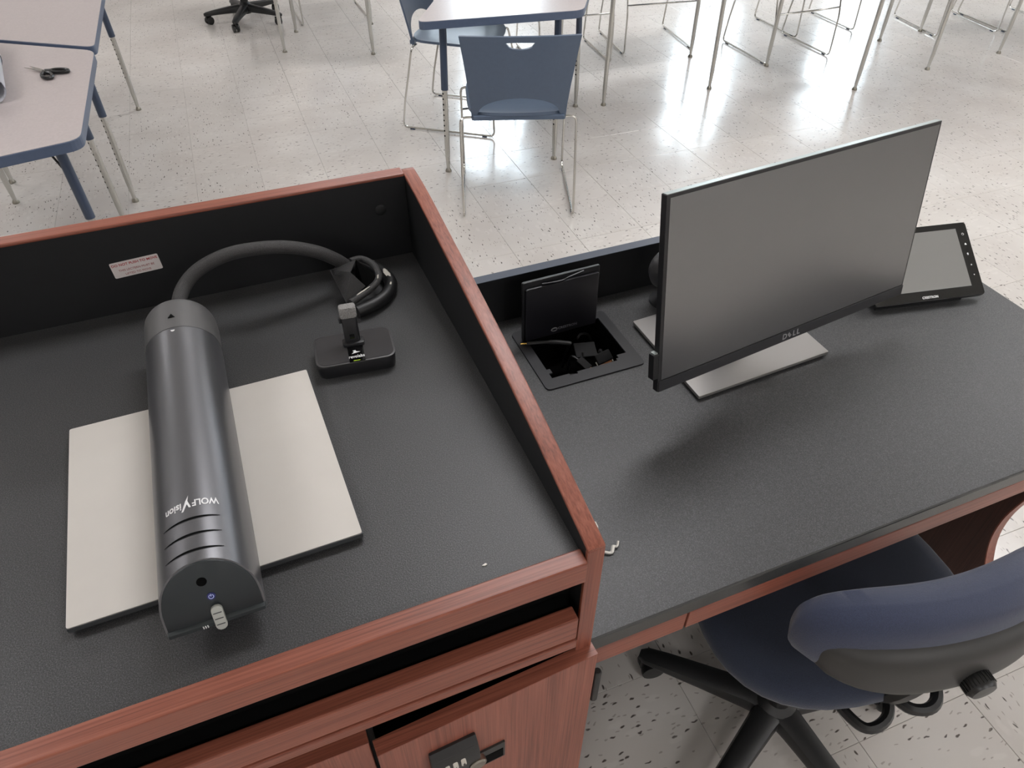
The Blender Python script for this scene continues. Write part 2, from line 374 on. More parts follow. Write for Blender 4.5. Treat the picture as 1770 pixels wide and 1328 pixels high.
for x in (-2.2, 1.0, 4.0, 6.1, 10.9):
    for y in (-2.3, 1.7, 5.4):
        fill_panel(x, y, 'added white ceiling fill light, %s row from the windows, %s from the left wall' % ({5.4: 'first', 1.7: 'second', -2.3: 'third'}[y], {-2.2: "first", 1.0: "second", 4.0: "third", 6.1: "fourth", 10.9: "fifth"}[x]))

# floor tiles, laid at a slight angle to the furniture
TA = R(-1.1178); TS = 0.3048; TU0, TV0 = 0.95467, 0.32785
def tile_xy(u, v): return (u * math.cos(TA) - v * math.sin(TA), u * math.sin(TA) + v * math.cos(TA))
def tile_bm(cx=0, cy=0, rz=0):
    bm = bmesh.new(); h = TS / 2 - 0.0004; c = 0.0008
    def ring(k, z): return [bm.verts.new((sx * (h - k), sy * (h - k), z)) for sx, sy in ((-1, -1), (1, -1), (1, 1), (-1, 1))]
    a, b, d = ring(0, -0.0025), ring(0, -0.0008), ring(c, 0.0)
    for p, q in ((a, b), (b, d)):
        for i in range(4): bm.faces.new((p[i], p[(i + 1) % 4], q[(i + 1) % 4], q[i]))
    bm.faces.new(d); return bm
cells = []
for i in range(-20, 42):
    for j in range(-14, 28):
        u = TU0 + TS * (i + 0.5); v = TV0 + TS * (j + 0.5); x, y = tile_xy(u, v)
        if not (X0 + 0.16 < x < X1 - 0.16 and Y0 + 0.16 < y < Y1 - 0.16): continue
        p = to_px((x, y, 0)); vis = False; size = 0
        if p and -60 < p[0] < 1830 and -40 < p[1] < 1390:
            hid = (p[0] < 690 and p[1] > 330 + 0.1 * (690 - p[0])) or (690 <= p[0] < 1000 and p[1] > 290 + 1.75 * (p[0] - 690) and p[1] < 1400) or (830 < p[0] < 1700 and 480 < p[1] + 0.1 * 0 < 1100 - 0.38 * (p[0] - 1030) and p[0] - 830 > 0)
            vis = not hid; size = 1.0 / ((Vector((x, y, 0)) - Vector((0, 0, CAM_H))).length)
        cells.append((vis, size, x, y))
cells.sort(key=lambda c: (not c[0], -c[1]))
proto = tile_bm(); finish(proto); tile_me = bpy.data.meshes.new('tile'); proto.to_mesh(tile_me); proto.free(); tile_me.materials.append(M['tile'])
n_tiles = sum(1 for c in cells[:300] if c[0])
for vis, s, x, y in cells[:n_tiles]:
    o = bpy.data.objects.new('tile', tile_me); COL.objects.link(o); o.parent = floor; o.location = (x, y, 0); o.rotation_euler = (0, 0, TA)
bm = bmesh.new()
for vis, s, x, y in cells[n_tiles:]:
    t = tile_bm(); xf(t, Matrix.Translation((x, y, 0)) @ Matrix.Rotation(TA, 4, 'Z'))
    me = bpy.data.meshes.new('t'); t.to_mesh(me); t.free(); bm.from_mesh(me); bpy.data.meshes.remove(me)
o = obj('tile_field', bm, 'tile', floor); o['kind'] = 'stuff'

# ------------------------------------------------------------------ lectern
L = thing('lectern', 'reddish cherry lectern with recessed charcoal worktop, left of the desk', 'lectern', (-0.18, 0.77, 0), world=True)
LX0, LX1 = -0.62, 0.262
obj('worktop', bx(LX0, LX1, 0.428, 1.126, 0.93, 0.95), 'deck', L)
obj('front_rail', bx(LX0, LX1 - 0.0005, 0.405, 0.428, 0.918, 0.9575, 0.002), 'woodx', L)
bp = obj('back_panel', bx(LX0, LX1, 1.126, 1.149, 0.06, 1.1), 'blackin', L)
obj('back_cap', bx(LX0, LX1 - 0.0005, 1.1245, 1.1505, 1.0995, 1.1055, 0.0022), 'woodx', bp)
bm = bmesh.new(); lathe(bm, [(0.0098, 0.0), (0.0098, -0.0012), (0.0085, -0.002), (0.0, -0.0021)][:3], (0.214, 1.1262, 1.046), 'y', 20); obj('hole_plug', bm, 'blackin', bp, True)
PROF = [(0.411, 0.05), (0.411, 0.971), (0.4135, 0.9745), (0.47, 0.988), (0.565, 1.0105), (0.69, 1.036), (0.845, 1.062), (0.92, 1.0735), (0.985, 1.0835), (1.05, 1.0935), (1.10, 1.0985), (1.149, 1.101), (1.1545, 1.0985), (1.1545, 0.05)]
def side_panel(xa, xb):
    bm = bmesh.new(); inner = [(0.414, 0.05)] + [(y + 0.003 if i == 0 else y, z - 0.003) for i, (y, z) in enumerate(PROF[1:-1])] + [(1.152, 0.05)]
    prism(bm, [(xa + 0.0004, y, z) for y, z in inner], (xb - xa - 0.0008, 0, 0))
    sp = obj('side_panel', bm, 'blackin', L)
    # wood edging: front strip and top strip, with the joint at the front corner
    bm = bmesh.new(); box(bm, xa, xb, 0.4105, 0.416, 0.05, 0.9695, 0.001); obj('front_edging', bm, 'woodz', sp)
    bm = bmesh.new(); tops = PROF[1:13]; prof = []
    N = smooth_path([(0, y, z) for y, z in tops[1:-1]], 4)
    up = [(xa, p.y, p.z + 0.0006) for p in N]; dn = [(xa, p.y, p.z - 0.005) for p in N[::-1]]
    prism(bm, [(xa, 0.4103, 0.9702), (xa, 0.4106, 0.9735)] + up + [(xa, 1.1557, 1.098), (xa, 1.1557, 1.092)] + dn, (xb - xa, 0, 0), 0.0018, 3)
    obj('top_edging', bm, 'woody', sp, True)
side_panel(LX1, 0.285); side_panel(LX0 - 0.023, LX0)
obj('carcass', bx(LX0 + 0.001, LX1 - 0.001, 0.44, 1.125, 0.06, 0.929), 'void', L)
obj('plinth', bx(LX0 + 0.02, LX1 - 0.02, 0.46, 1.12, 0.0, 0.06), 'blackin', L)
# drawer front: upper bar with a lip below it
bm = bmesh.new(); box(bm, LX0 + 0.004, 0.2535, 0.398, 0.419, 0.803, 0.850, 0.0022); d = obj('drawer', bm, 'woodx', L)
obj('drawer_lip', bx(LX0 + 0.004, 0.2535, 0.396, 0.42, 0.782, 0.8005, 0.002), 'woodx', d)
obj('drawer_body', bx(LX0 + 0.006, 0.25, 0.4195, 0.4395, 0.776, 0.845), 'void', d)
obj('divider', bx(-0.04, -0.018, 0.418, 0.4395, 0.06, 0.782), 'blackin', L)
# cabinet doors
def door_part(x_left, x_right, y_front, thick, ztop, rot):
    """door hinged at its right edge, rotated about the hinge; built in world coordinates"""
    bm = bx(x_left - x_right, 0, 0, thick, 0.075, ztop, 0.0012)
    m = Matrix.Translation((x_right, y_front, 0)) @ Matrix.Rotation(rot, 4, 'Z')
    return xf(bm, m), m
bm, DM = door_part(-0.021, 0.2885, 0.3955, 0.0205, 0.7405, R(3.2))
dr = obj('cabinet_door', bm, 'woodz', L); dr['label'] = 'right door, standing slightly ajar with a combination lock'
def onto(bm, m): return xf(bm, m)
bm = bx(-0.3095, 0, 0, 0.0205, 0.7405, 0.7413); obj('door_edging', onto(bm, DM), 'woodx', dr)
# lock body on the door face (local: x from the hinge edge, y negative = towards the viewer)
bm = bmesh.new()
prism(bm, [(-0.249, 0.0, 0.681), (-0.249, -0.004, 0.6815), (-0.249, -0.012, 0.671), (-0.249, -0.0135, 0.664), (-0.249, -0.0185, 0.655), (-0.249, -0.0185, 0.585), (-0.249, 0.0, 0.580)], (0.066, 0, 0), 0.002)
lk = obj('combination_lock', onto(bm, DM), 'chairplastic', dr, True)
bm = bmesh.new(); prism(bm, [(-0.244, -0.0036, 0.6815), (-0.244, -0.0124, 0.6705), (-0.244, -0.0114, 0.6695), (-0.244, -0.003, 0.6805)], (0.055, 0, 0)); obj('lock_plate', onto(bm, DM), 'boxlid', dr)
for k in range(4):
    bm = bmesh.new(); lathe(bm, [(0.0078, -0.0034), (0.0084, -0.002), (0.0084, 0.002), (0.0078, 0.0034)], (-0.2415 + 0.0112 * k, -0.0138, 0.650), 'x', 16); obj('dial', onto(bm, DM), 'paintwear', dr, True)
    bm = text_bm('3716'[k], 0.0085, 0.0002); xf(bm, Matrix.Translation((-0.2415 + 0.0112 * k, -0.0223, 0.652)) @ Matrix.Rotation(R(90), 4, 'X')); obj('digit', onto(bm, DM), 'camblack', dr)
bm = bmesh.new(); lathe(bm, [(0.0125, 0.004), (0.0125, -0.004), (0.010, -0.006)], (-0.188, -0.0165, 0.624), 'y', 20); obj('key_cylinder', onto(bm, DM), 'glide', dr, True)
bm = bmesh.new(); prism(bm, [(-0.183, 0.0006, 0.608), (-0.183, -0.0030, 0.608), (-0.183, -0.0030, 0.560), (-0.183, 0.0006, 0.560)], (0.043, 0, 0), 0.001); ltp = obj('latch_plate', onto(bm, DM), 'shell', dr)
obj('latch_slot', onto(bx(-0.183, -0.1435, -0.0036, -0.0028, 0.564, 0.590), DM), 'void', dr)
bm = bmesh.new(); lathe(bm, [(0.0045, 0.0), (0.0062, 0.003), (0.0062, 0.085), (0.0045, 0.088)], (0.2975, 0.402, 0.585), 'z', 12)
box(bm, 0.2878, 0.296, 0.4005, 0.404, 0.595, 0.668); obj('hinge', bm, 'chairplastic', dr, True)
bm, DM2 = door_part(-0.34, -0.0262, 0.398, 0.0195, 0.7405, 0.0)
dl = obj('cabinet_door', bm, 'woodz', L); dl['label'] = 'left door, shut'
obj('door_edging', onto(bx(-0.3138, 0, 0, 0.0195, 0.7405, 0.7413), DM2), 'woodx', dl)
obj('cabinet_door', bx(LX0, -0.343, 0.398, 0.4175, 0.075, 0.7405, 0.0012), 'woodz', L)
# warning label on the back panel
bm = bmesh.new(); pts = round_rect(-0.036, 0.036, -0.0138, 0.0138, 0.002, 3); prism(bm, [(x, 0, z) for x, z in pts], (0, -0.0004, 0))
LM = Matrix.Translation((-0.1845, 1.1258, 1.029)) @ Matrix.Rotation(R(-2.5), 4, 'Y')
obj('warning_label', onto(bm, LM), 'label', L)
def wall_text(body, size, x, z, mat, base, parent, y=-0.0006, bold=0.0):
    bm = text_bm(body, size, 0.0001, bold=bold); xf(bm, Matrix.Translation((x, y, z)) @ Matrix.Rotation(R(90), 4, 'X')); return obj('lettering', xf(bm, base), mat, parent)
wl = [c for c in L.children if c.name.startswith('warning_label')][0]
wall_text('DO NOT PUSH TO MOVE', 0.0060, 0, 0.0082, 'red', LM, wl, bold=0.0001)
wall_text('THIS LECTERN MUST BE', 0.0050, 0, -0.0018, 'pinkprint', LM, wl); wall_text('LIFTED TO MOVE', 0.0050, 0, -0.0092, 'pinkprint', LM, wl)

# ------------------------------------------------------------------ desk
D = thing('desk', 'charcoal-topped cherry desk joined to the right side of the lectern', 'desk', (0.89, 0.78, 0), world=True)
DX0, DX1, DY0, DY1, DZ = 0.2855, 1.49, 0.419, 1.126, 0.74
HX0, HX1, HY0, HY1 = 0.458, 0.628, 0.915, 1.060
bm = bmesh.new()
for a in ((DX0, DX1, DY0, HY0), (DX0, DX1, HY1, DY1), (DX0, HX0, HY0, HY1), (HX1, DX1, HY0, HY1)): box(bm, *a, 0.704, DZ)
obj('desktop', bm, 'deck', D)
bm = bmesh.new(); prism(bm, [(DX0, 0.419, 0.7395), (DX0, 0.4172, 0.7375), (DX0, 0.4165, 0.735), (DX0, 0.4165, 0.709), (DX0, 0.4175, 0.7055), (DX0, 0.419, 0.704)], (DX1 - DX0, 0, 0)); obj('edge_band', bm, 'deskedge', D)
obj('apron', bx(DX0, 0.4525, 0.4195, 0.438, 0.655, 0.7035, 0.001), 'woodx', D)
kd = obj('keyboard_drawer', bx(0.4565, 1.31, 0.4195, 0.438, 0.655, 0.699, 0.001), 'woodx', D)
obj('drawer_tray', bx(0.47, 1.29, 0.438, 0.80, 0.66, 0.672), 'void', kd)
obj('apron', bx(1.314, DX1 - 0.002, 0.4195, 0.438, 0.655, 0.7035, 0.001), 'woodx', D)
obj('back_panel', bx(DX0, DX1, DY1, 1.1475, 0.03, 0.8475, 0.0008), 'blackin', D)
o = [c for c in D.children if c.name.startswith('back_panel')][0]
obj('cap_strip', bx(DX0, DX1, DY1 - 0.0005, 1.148, 0.8472, 0.8485), 'capsky', o)  # sky reflection is put into the strip's bluish base colour
prof = smooth_path([(0, 0.440, 0.7035), (0, 0.452, 0.62), (0, 0.476, 0.51), (0, 0.493, 0.424), (0, 0.501, 0.355), (0, 0.494, 0.28), (0, 0.464, 0.195), (0, 0.428, 0.11), (0, 0.405, 0.04), (0, 0.402, 0.0)], 4)
bm = bmesh.new(); prism(bm, [(1.385, p.y + 0.002, p.z) for p in prof] + [(1.385, 1.12, 0.0), (1.385, 1.12, 0.7035)], (0.025, 0, 0)); ep = obj('end_panel', bm, 'woodshade', D)  # same cherry wood, with the shadow under the desk put into its colour
bm = bmesh.new(); prism(bm, [(1.3845, p.y - 0.001, p.z) for p in prof] + [(1.3845, p.y + 0.002, p.z) for p in prof[::-1]], (0.026, 0, 0)); obj('edging', bm, 'woodz', ep, True)

# ------------------------------------------------------------------ document camera
DC = thing('document_camera', 'grey document camera folded over its pale base plate on the lectern', 'document camera', (-0.133, 0.70, 0.95), world=True)
def flat_plate(corners, z0, z1, bev=0.0):
    bm = bmesh.new(); prism(bm, [(x, y, z0) for x, y in corners], (0, 0, z1 - z0), bev); return bm
PC = [(-0.297, 0.853), (0.0235, 0.857), (0.0315, 0.5385), (-0.289, 0.534)]
def rounded_poly(pts, r, n=4):
    P = [Vector((x, y, 0)) for x, y in pts]; m = len(P); out = []
    for i in range(m):
        a, b, c = P[i - 1], P[i], P[(i + 1) % m]; s = b + (a - b).normalized() * r; e = b + (c - b).normalized() * r
        for k in range(n + 1):
            t = k / n; q = (1 - t) ** 2 * s + 2 * t * (1 - t) * b + t * t * e; out.append((q.x, q.y))
    return out
def inset(pts, d):
    cx = sum(p[0] for p in pts) / len(pts); cy = sum(p[1] for p in pts) / len(pts)
    return [(x + d * (1 if x < cx else -1), y + d * (1 if y < cy else -1)) for x, y in pts]
obj('base_plate', flat_plate(rounded_poly(PC, 0.004), 0.9555, 0.9622), 'plateedge', DC)
obj('white_surface', flat_plate(rounded_poly(inset(PC, 0.0012), 0.003), 0.9618, 0.9634), 'plate', DC)
for x, y in PC:
    bm = bmesh.new(); cx, cy = (x * 0.9 - 0.0133, y * 0.9 + 0.07); lathe(bm, [(0.006, 0.0), (0.006, 0.0058)], (cx, cy, 0.95), 'z', 12)
    obj('rubber_foot', bm, 'cable', DC)
# half-round arm: cross section (x offset, z)
AX, AZ, AHW, AH = -0.1345, 0.985, 0.0495, 0.067
def arm_section(scale=1.0):
    pts = [(-AHW, 0.0)]
    for k in range(0, 25):
        a = PI - PI * k / 24; pts.append((AHW * scale * math.cos(a), 0.012 + (AH - 0.012) * (math.sin(a) ** 0.92) * scale))
    pts.append((AHW, 0.0)); return pts
def skew_y(z): return 0.474 + (z - AZ) * 0.40        # front face leans back
def arm(y0f, y1, scale=1.0, grow=0.0):
    bm = bmesh.new(); sec = arm_section(); n = len(sec); rings = []
    ys = [0.0, 0.02, 0.25, 0.5, 0.75, 0.86, 0.93, 0.97, 1.0]
    for t in ys:
        ring = []
        for x, z in sec:
            yf = y0f(AZ + z) if callable(y0f) else y0f
            y = yf + (y1 - yf) * t
            q = (1 - (0.10 * max(0, (t - 0.75) / 0.25) ** 3 if grow else 0)) * (1 + grow)
            ring.append(bm.verts.new((AX + x * q, y, AZ + z * q)))
        rings.append(ring)
    for a, b in zip(rings, rings[1:]):
        for i in range(n): bm.faces.new((a[i], a[(i + 1) % n], b[(i + 1) % n], b[i]))
    bm.faces.new(rings[0]); bm.faces.new(rings[-1][::-1]); return bm
body = obj('arm_body', arm(skew_y, 0.925), 'cambody', DC, True)
# front face plate, slightly recessed look: a thin inset lid in front
def face_pts(shrink, y_off):
    out = []
    for x, z in arm_section():
        xx, zz = x * shrink, 0.0335 + (z - 0.0335) * shrink
        out.append((AX + xx, skew_y(AZ + zz) + y_off, AZ + zz))
    return out
bm = bmesh.new(); prism(bm, face_pts(0.955, -0.0016), (0, 0.003, 0), 0.0005); fc = obj('front_cap', bm, 'camface', DC, True)
bm = bmesh.new(); prism(bm, [(AX - 0.0485, 0.4725, 0.9872), (AX - 0.0485, 0.4695, 0.9855), (AX - 0.0485, 0.4690, 0.981), (AX - 0.0485, 0.473, 0.978), (AX - 0.0485, 0.50, 0.978), (AX - 0.0485, 0.50, 0.985)], (0.097, 0, 0), 0.0016); obj('bottom_lip', bm, 'camlip', fc, True)
FN = Vector((0, -1, 0.40)).normalized(); FU = Vector((0, 0.40, 1)).normalized()
def on_face(x, z): return frame_matrix((x, skew_y(z) - 0.0017, z), (1, 0, 0), FU, FN)
bm = bmesh.new(); lathe(bm, [(0.0050, 0.0), (0.0050, 0.0006)], (0, 0, 0), 'z', 16); obj('sensor_hole', xf(bm, on_face(-0.1365, 1.030)), 'void', fc)
bm = bmesh.new(); lathe(bm, [(0.0042, 0.0), (0.0042, 0.0008)], (0, 0, 0), 'z', 20); obj('power_button', xf(bm, on_face(-0.1325, 1.012)), 'led', fc)
bm = bmesh.new(); tube(bm, [(0.0024 * math.cos(a), 0.0024 * math.sin(a), 0.0011) for a in [R(115 + k * 31) for k in range(11)]], 0.00042, 6); tube(bm, [(0, 0.0004, 0.0011), (0, 0.0032, 0.0011)], 0.00042, 6); obj('power_symbol', xf(bm, on_face(-0.1325, 1.012)), 'ledring', fc)
bm = bmesh.new(); prism(bm, [(x, y, 0) for x, y in round_rect(-0.0058, 0.0058, -0.0145, 0.0150, 0.0055, 5)], (0, 0, 0.005), 0.0012); tb_ = obj('latch_tab', xf(bm, on_face(-0.1315, 0.9885)), 'tab', fc, True)
bm = bmesh.new()
for k in range(3): box(bm, -0.0042, 0.0042, -0.0075 + 0.007 * k, -0.0066 + 0.007 * k, 0.0048, 0.0054)
obj('latch_ribs', xf(bm, on_face(-0.1315, 0.9885)), 'plateedge', fc)
bm = bmesh.new()
for k in range(3): tube(bm, [(-0.149 + k * 0.0022, 0.4689, 0.9812), (-0.1486 + k * 0.0022, 0.4687, 0.9830), (-0.1490 + k * 0.0022, 0.4690, 0.9848)], 0.0006, 6)
obj('heat_symbol', bm, 'print', fc)
# rear hood, a slightly different sheen with a curved edge
bm = arm(lambda z: 0.905 + 0.012 * max(0, (1.045 - z) / 0.06), 0.982, grow=0.006)
obj('rear_hood', bm, 'camcap', DC, True)
obj('arm_foot', bx(-0.178, -0.091, 0.80, 0.93, 0.9630, 0.9855, 0.003), 'camcap', DC)
def wrap(bm, y0):
    """flat text (x right, y up) wrapped over the arm, read from the far end"""
    for v in bm.verts:
        x, y, z = v.co; s = -x; rr = 0.0575; ang = s / rr
        px = AX + AHW * 1.0 * math.sin(ang); zz = AZ + 0.012 + (AH - 0.012) * (max(0.0, math.cos(ang)) ** 0.92) + 0.0004 + z
        v.co = Vector((px, y0 - y, zz))
    return bm
def fit_text(body, x0, x1, h):
    """lettering scaled to run from x0 to x1 with cap height h"""
    bm = text_bm(body, 0.013, 0.0001, 'LEFT', 0.0003, 1.0); xs = [v.co.x for v in bm.verts]; ys = [v.co.y for v in bm.verts]
    for v in bm.verts: v.co.x = x0 + (v.co.x - min(xs)) / (max(xs) - min(xs)) * (x1 - x0); v.co.y = -h / 2 + (v.co.y - min(ys)) / (max(ys) - min(ys)) * h
    return bm
obj('lettering', wrap(fit_text('WOLF', -0.0330, -0.0015, 0.0092), 0.577), 'print', body)
obj('lettering', wrap(fit_text('ision', 0.0115, 0.0340, 0.0095), 0.577), 'print', body)
bm2 = bmesh.new(); prism(bm2, [(0.0000, 0.0048, 0), (0.0026, 0.0048, 0), (0.0045, -0.0008, 0), (0.0095, 0.0085, 0), (0.0118, 0.0085, 0), (0.0062, -0.0050, 0), (0.0020, -0.0125, 0), (0.0035, -0.0050, 0)], (0, 0, 0.0001))
obj('lettering', wrap(bm2, 0.577), 'print', body)
for y0 in (0.5565, 0.5355, 0.5145):
    bm = bmesh.new(); va, vb = [], []
    for k in range(17):
        a = R(-40 + 72 * k / 16); ww = 0.0012 * math.sin(PI * (k + 0.6) / 17.2) + 0.0002
        for lst, dy in ((va, -ww), (vb, ww)):
            lst.append(bm.verts.new((AX + AHW * 1.0 * math.sin(a), y0 + dy, AZ + 0.012 + (AH - 0.012) * (math.cos(a) ** 0.92) + 0.0005)))
    for i in range(16): bm.faces.new((va[i], va[i + 1], vb[i + 1], vb[i]))
    obj('vent_slot', bm, 'void', body)
bm = bmesh.new(); prism(bm, [(-0.0046, -0.004, 0), (0.0046, -0.004, 0), (0, 0.005, 0)], (0, 0, 0.0006)); xf(bm, Matrix.Translation((AX - 0.001, 0.932, AZ + AH * 1.006 + 0.0003))); obj('arrow_mark', bm, 'void', DC)
bm = bmesh.new(); prism(bm, [(0.0026 * math.cos(R(a)), -abs(0.0034 * math.sin(R(a))), 0) for a in range(0, 181, 20)], (0, 0, 0.0006)); xf(bm, Matrix.Translation((AX - 0.001, 0.8985, AZ + AH + 0.0002))); obj('dot_mark', bm, 'print', DC)
# braided cable arching along the back panel, its flared end and the coiled leads
cp = smooth_path([(-0.134, 0.955, 1.008), (-0.132, 0.995, 1.018), (-0.119, 1.030, 1.032), (-0.088, 1.046, 1.050), (-0.037, 1.050, 1.063), (0.031, 1.050, 1.058), (0.082, 1.055, 1.036), (0.116, 1.062, 1.008), (0.134, 1.066, 0.986)], 8)
cs = obj('cable_sleeve', tb(cp, 0.0108, 12), 'sleeve', DC, True)
# flared end: a fabric tube opening into a wedge, one flat face and a dark mouth
tipB = Vector((0.1115, 0.985, 0.972)); cL = Vector((0.1030, 1.060, 0.991)); cT = Vector((0.146, 1.045, 1.010)); cR = Vector((0.1735, 1.020, 0.984)); rg = Vector((0.1300, 1.012, 1.010))
def sheet_bm(tris, pts, th=0.0015, cuts=3):
    bm = bmesh.new(); vs = [bm.verts.new(p) for p in pts]
    for t in tris: bm.faces.new([vs[i] for i in t])
    bmesh.ops.subdivide_edges(bm, edges=bm.edges[:], cuts=cuts, use_grid_fill=True); bmesh.ops.recalc_face_normals(bm, faces=bm.faces[:]); bmesh.ops.solidify(bm, geom=bm.faces[:], thickness=th); return bm
se = obj('sleeve_end', sheet_bm([(0, 1, 4), (1, 2, 4), (0, 4, 3), (0, 3, 5), (5, 1, 0)], [tipB, cL, cT, tipB.lerp(cR, 0.55) + Vector((0.004, 0, 0.004)), rg, Vector((0.128, 1.03, 0.952))]), 'sleeve', DC)
bm = bmesh.new()
for k in range(9):
    f = 0.10 + 0.08 * k; p0 = cL.lerp(rg, f * 0.9) + Vector((0, -0.001, 0.0012)); tube(bm, [p0, p0.lerp(tipB, 0.16)], 0.0006, 4)
obj('sleeve_stitching', bm, 'cable', se)
obj('sleeve_mouth', sheet_bm([(0, 1, 2), (0, 2, 3)], [cT + Vector((0.001, 0.002, -0.001)), Vector((0.138, 1.03, 0.968)), Vector((0.150, 1.01, 0.965)), cR]), 'void', se)
loop = smooth_path([(0.120, 1.068, 0.978), (0.136, 1.098, 0.968), (0.168, 1.096, 0.963), (0.190, 1.066, 0.962), (0.1965, 1.030, 0.9615), (0.182, 0.998, 0.962), (0.155, 0.978, 0.962), (0.124, 0.968, 0.962)], 6)
o = obj('cable_loop', tb(loop, 0.0112, 10), 'cable', DC, True)
loop2 = smooth_path([(0.140, 1.065, 0.996), (0.160, 1.072, 0.992), (0.176, 1.050, 0.988), (0.175, 1.018, 0.983), (0.154, 0.996, 0.980), (0.118, 0.976, 0.977)], 6)
obj('cable_loop', tb(loop2, 0.0058, 10), 'sleeve', DC, True)
def worn(center, nrm, l, wdt, rz, seed):
    rnd = random.Random(seed); bm = bmesh.new(); n = 14; ring = []
    for k in range(n):
        a = 2 * PI * k / n; j = 0.75 + 0.5 * rnd.random(); ring.append(bm.verts.new((l * j * math.cos(a), wdt * j * math.sin(a), -0.0009 * (j * math.sin(a)) ** 2)))
    bm.faces.new(ring); bmesh.ops.solidify(bm, geom=bm.faces[:], thickness=0.0004)
    n_ = Vector(nrm).normalized(); x = Vector((math.cos(rz), math.sin(rz), 0)); x = (x - n_ * x.dot(n_)).normalized(); y = n_.cross(x)
    return xf(bm, frame_matrix(Vector(center), x, y, n_))
for c, nr, l, wd, rz, sd in (((0.176, 1.089, 0.9742), (0, -0.1, 1), 0.009, 0.0045, -0.5, 3), ((0.1950, 1.045, 0.9732), (0, 0, 1), 0.013, 0.0042, 1.65, 5), ((0.1930, 1.012, 0.9728), (0.1, 0, 1), 0.004, 0.002, 1.2, 8), ((0.1745, 1.018, 0.9892), (0, 0, 1), 0.010, 0.0014, 1.3, 9), ((0.142, 0.9885, 0.9857), (0, -0.3, 1), 0.014, 0.0014, 0.45, 11)):
    obj('worn_mark', worn(c, nr, l, wd, rz, sd), 'paintwear', o)

# ------------------------------------------------------------------ microphone charger and microphone
MC = thing('microphone_charger', 'black rounded microphone charging base on the lectern worktop', 'charger', (0.098, 0.868, 0.95), R(-6))
def rr_prism(x0, x1, y0, y1, r, z0, z1, bev=0.0, taper=0.0):
    bm = bmesh.new(); pts = round_rect(x0, x1, y0, y1, r, 6); prism(bm, [(x, y, z0) for x, y in pts], (0, 0, z1 - z0), bev); 
    if taper:
        for v in bm.verts:
            t = (v.co.z - z0) / (z1 - z0); v.co.x *= 1 + taper * t; v.co.y *= 1 + taper * t
    return bm
obj('charger_body', rr_prism(-0.0565, 0.0565, -0.0355, 0.0355, 0.013, 0.0, 0.0235, 0.0015, 0.03), 'micbody', MC, True)
obj('charger_rim', rr_prism(-0.0585, 0.0585, -0.037, 0.037, 0.014, 0.0232, 0.0248, 0.0006), 'micrim', MC, True)
obj('charger_top', rr_prism(-0.0555, 0.0555, -0.034, 0.034, 0.012, 0.0245, 0.0254), 'mictop', MC)
ct = obj('contact_strip', bx(-0.0105, 0.0125, -0.0362, 0.004, 0.0250, 0.0258), 'gloss', MC)
bm = bmesh.new(); prism(bm, [(x, y, 0.0248) for x, y in round_rect(-0.0155, 0.0165, -0.001, 0.0155, 0.004, 4)], (0, 0, 0.006), 0.001); obj('cradle', bm, 'micbody', MC, True)
bm = text_bm('revolabs', 0.0068, 0.0001, bold=0.0001, space=1.02); xf(bm, Matrix.Translation((0.001, -0.0255, 0.0261)) @ Matrix.Scale(1.35, 4, (0, 1, 0))); obj('lettering', bm, 'print', ct)
bm = bmesh.new(); prism(bm, [(-0.0055, -0.0185, 0.0259), (0.0075, -0.0155, 0.0259), (0.0020, -0.0140, 0.0259), (0.0005, -0.0108, 0.0259), (-0.0035, -0.0110, 0.0259), (-0.0020, -0.0145, 0.0259)], (0, 0, 0.0002)); obj('logo', bm, 'print', ct)
obj('status_light', bx(-0.0045, 0.0050, -0.0352, -0.0341, 0.0256, 0.0262), 'ledgreen', ct)
MI = thing('wireless_microphone', 'small upright black wireless microphone with grey foam tip, standing in its charger', 'microphone', (0.0988, 0.8765, 0.976), R(-6))
bm = rr_prism(-0.0115, 0.0115, -0.006, 0.006, 0.004, 0.0, 0.048, 0.001); xf(bm, Matrix.Rotation(R(-10), 4, 'X')); mb = obj('microphone_body', bm, 'micbody', MI, True)
bm = rr_prism(-0.0125, 0.0125, -0.0095, 0.0095, 0.005, 0.044, 0.062, 0.003); xf(bm, Matrix.Rotation(R(-10), 4, 'X')); obj('foam_tip', bm, 'foam', MI, True)
bm = bmesh.new(); prism(bm, [(x, -0.0062, z) for x, z in round_rect(-0.0036, 0.0036, 0.010, 0.017, 0.0012, 3)], (0, -0.0008, 0)); xf(bm, Matrix.Rotation(R(-10), 4, 'X')); obj('mute_button', bm, 'gloss', mb)
bm = bmesh.new(); box(bm, -0.015, -0.0115, -0.004, 0.004, 0.036, 0.044, 0.001); xf(bm, Matrix.Rotation(R(-10), 4, 'X')); obj('clip', bm, 'micbody', mb)

# ------------------------------------------------------------------ cable box in the desk
CB = thing('cable_box', 'black flush cable access box with its lid raised, set in the desktop', 'cable box', (0.5425, 0.985, 0.74), world=True)
bm = bmesh.new(); zf0, zf1 = 0.7402, 0.7432
outer = rounded_poly([(0.437, 1.079), (0.648, 1.079), (0.6475, 0.8945), (0.437, 0.8945)], 0.011, 5)
inn = [(0.459, 1.058), (0.459, 0.948), (0.466, 0.948), (0.466, 0.936), (0.459, 0.936), (0.459, 0.922), (0.495, 0.922), (0.495, 0.9165), (0.512, 0.9165), (0.512, 0.922), (0.600, 0.922), (0.600, 0.928), (0.606, 0.928), (0.606, 0.937), (0.627, 0.937), (0.627, 1.058)]
ob = [bm.verts.new((x, y, zf1)) for x, y in outer]; ib = [bm.verts.new((x, y, zf1)) for x, y in inn]
eds = [bm.edges.new((l[i], l[(i + 1) % len(l)])) for l in (ob, ib) for i in range(len(l))]
bmesh.ops.triangle_fill(bm, edges=eds, use_beauty=True)
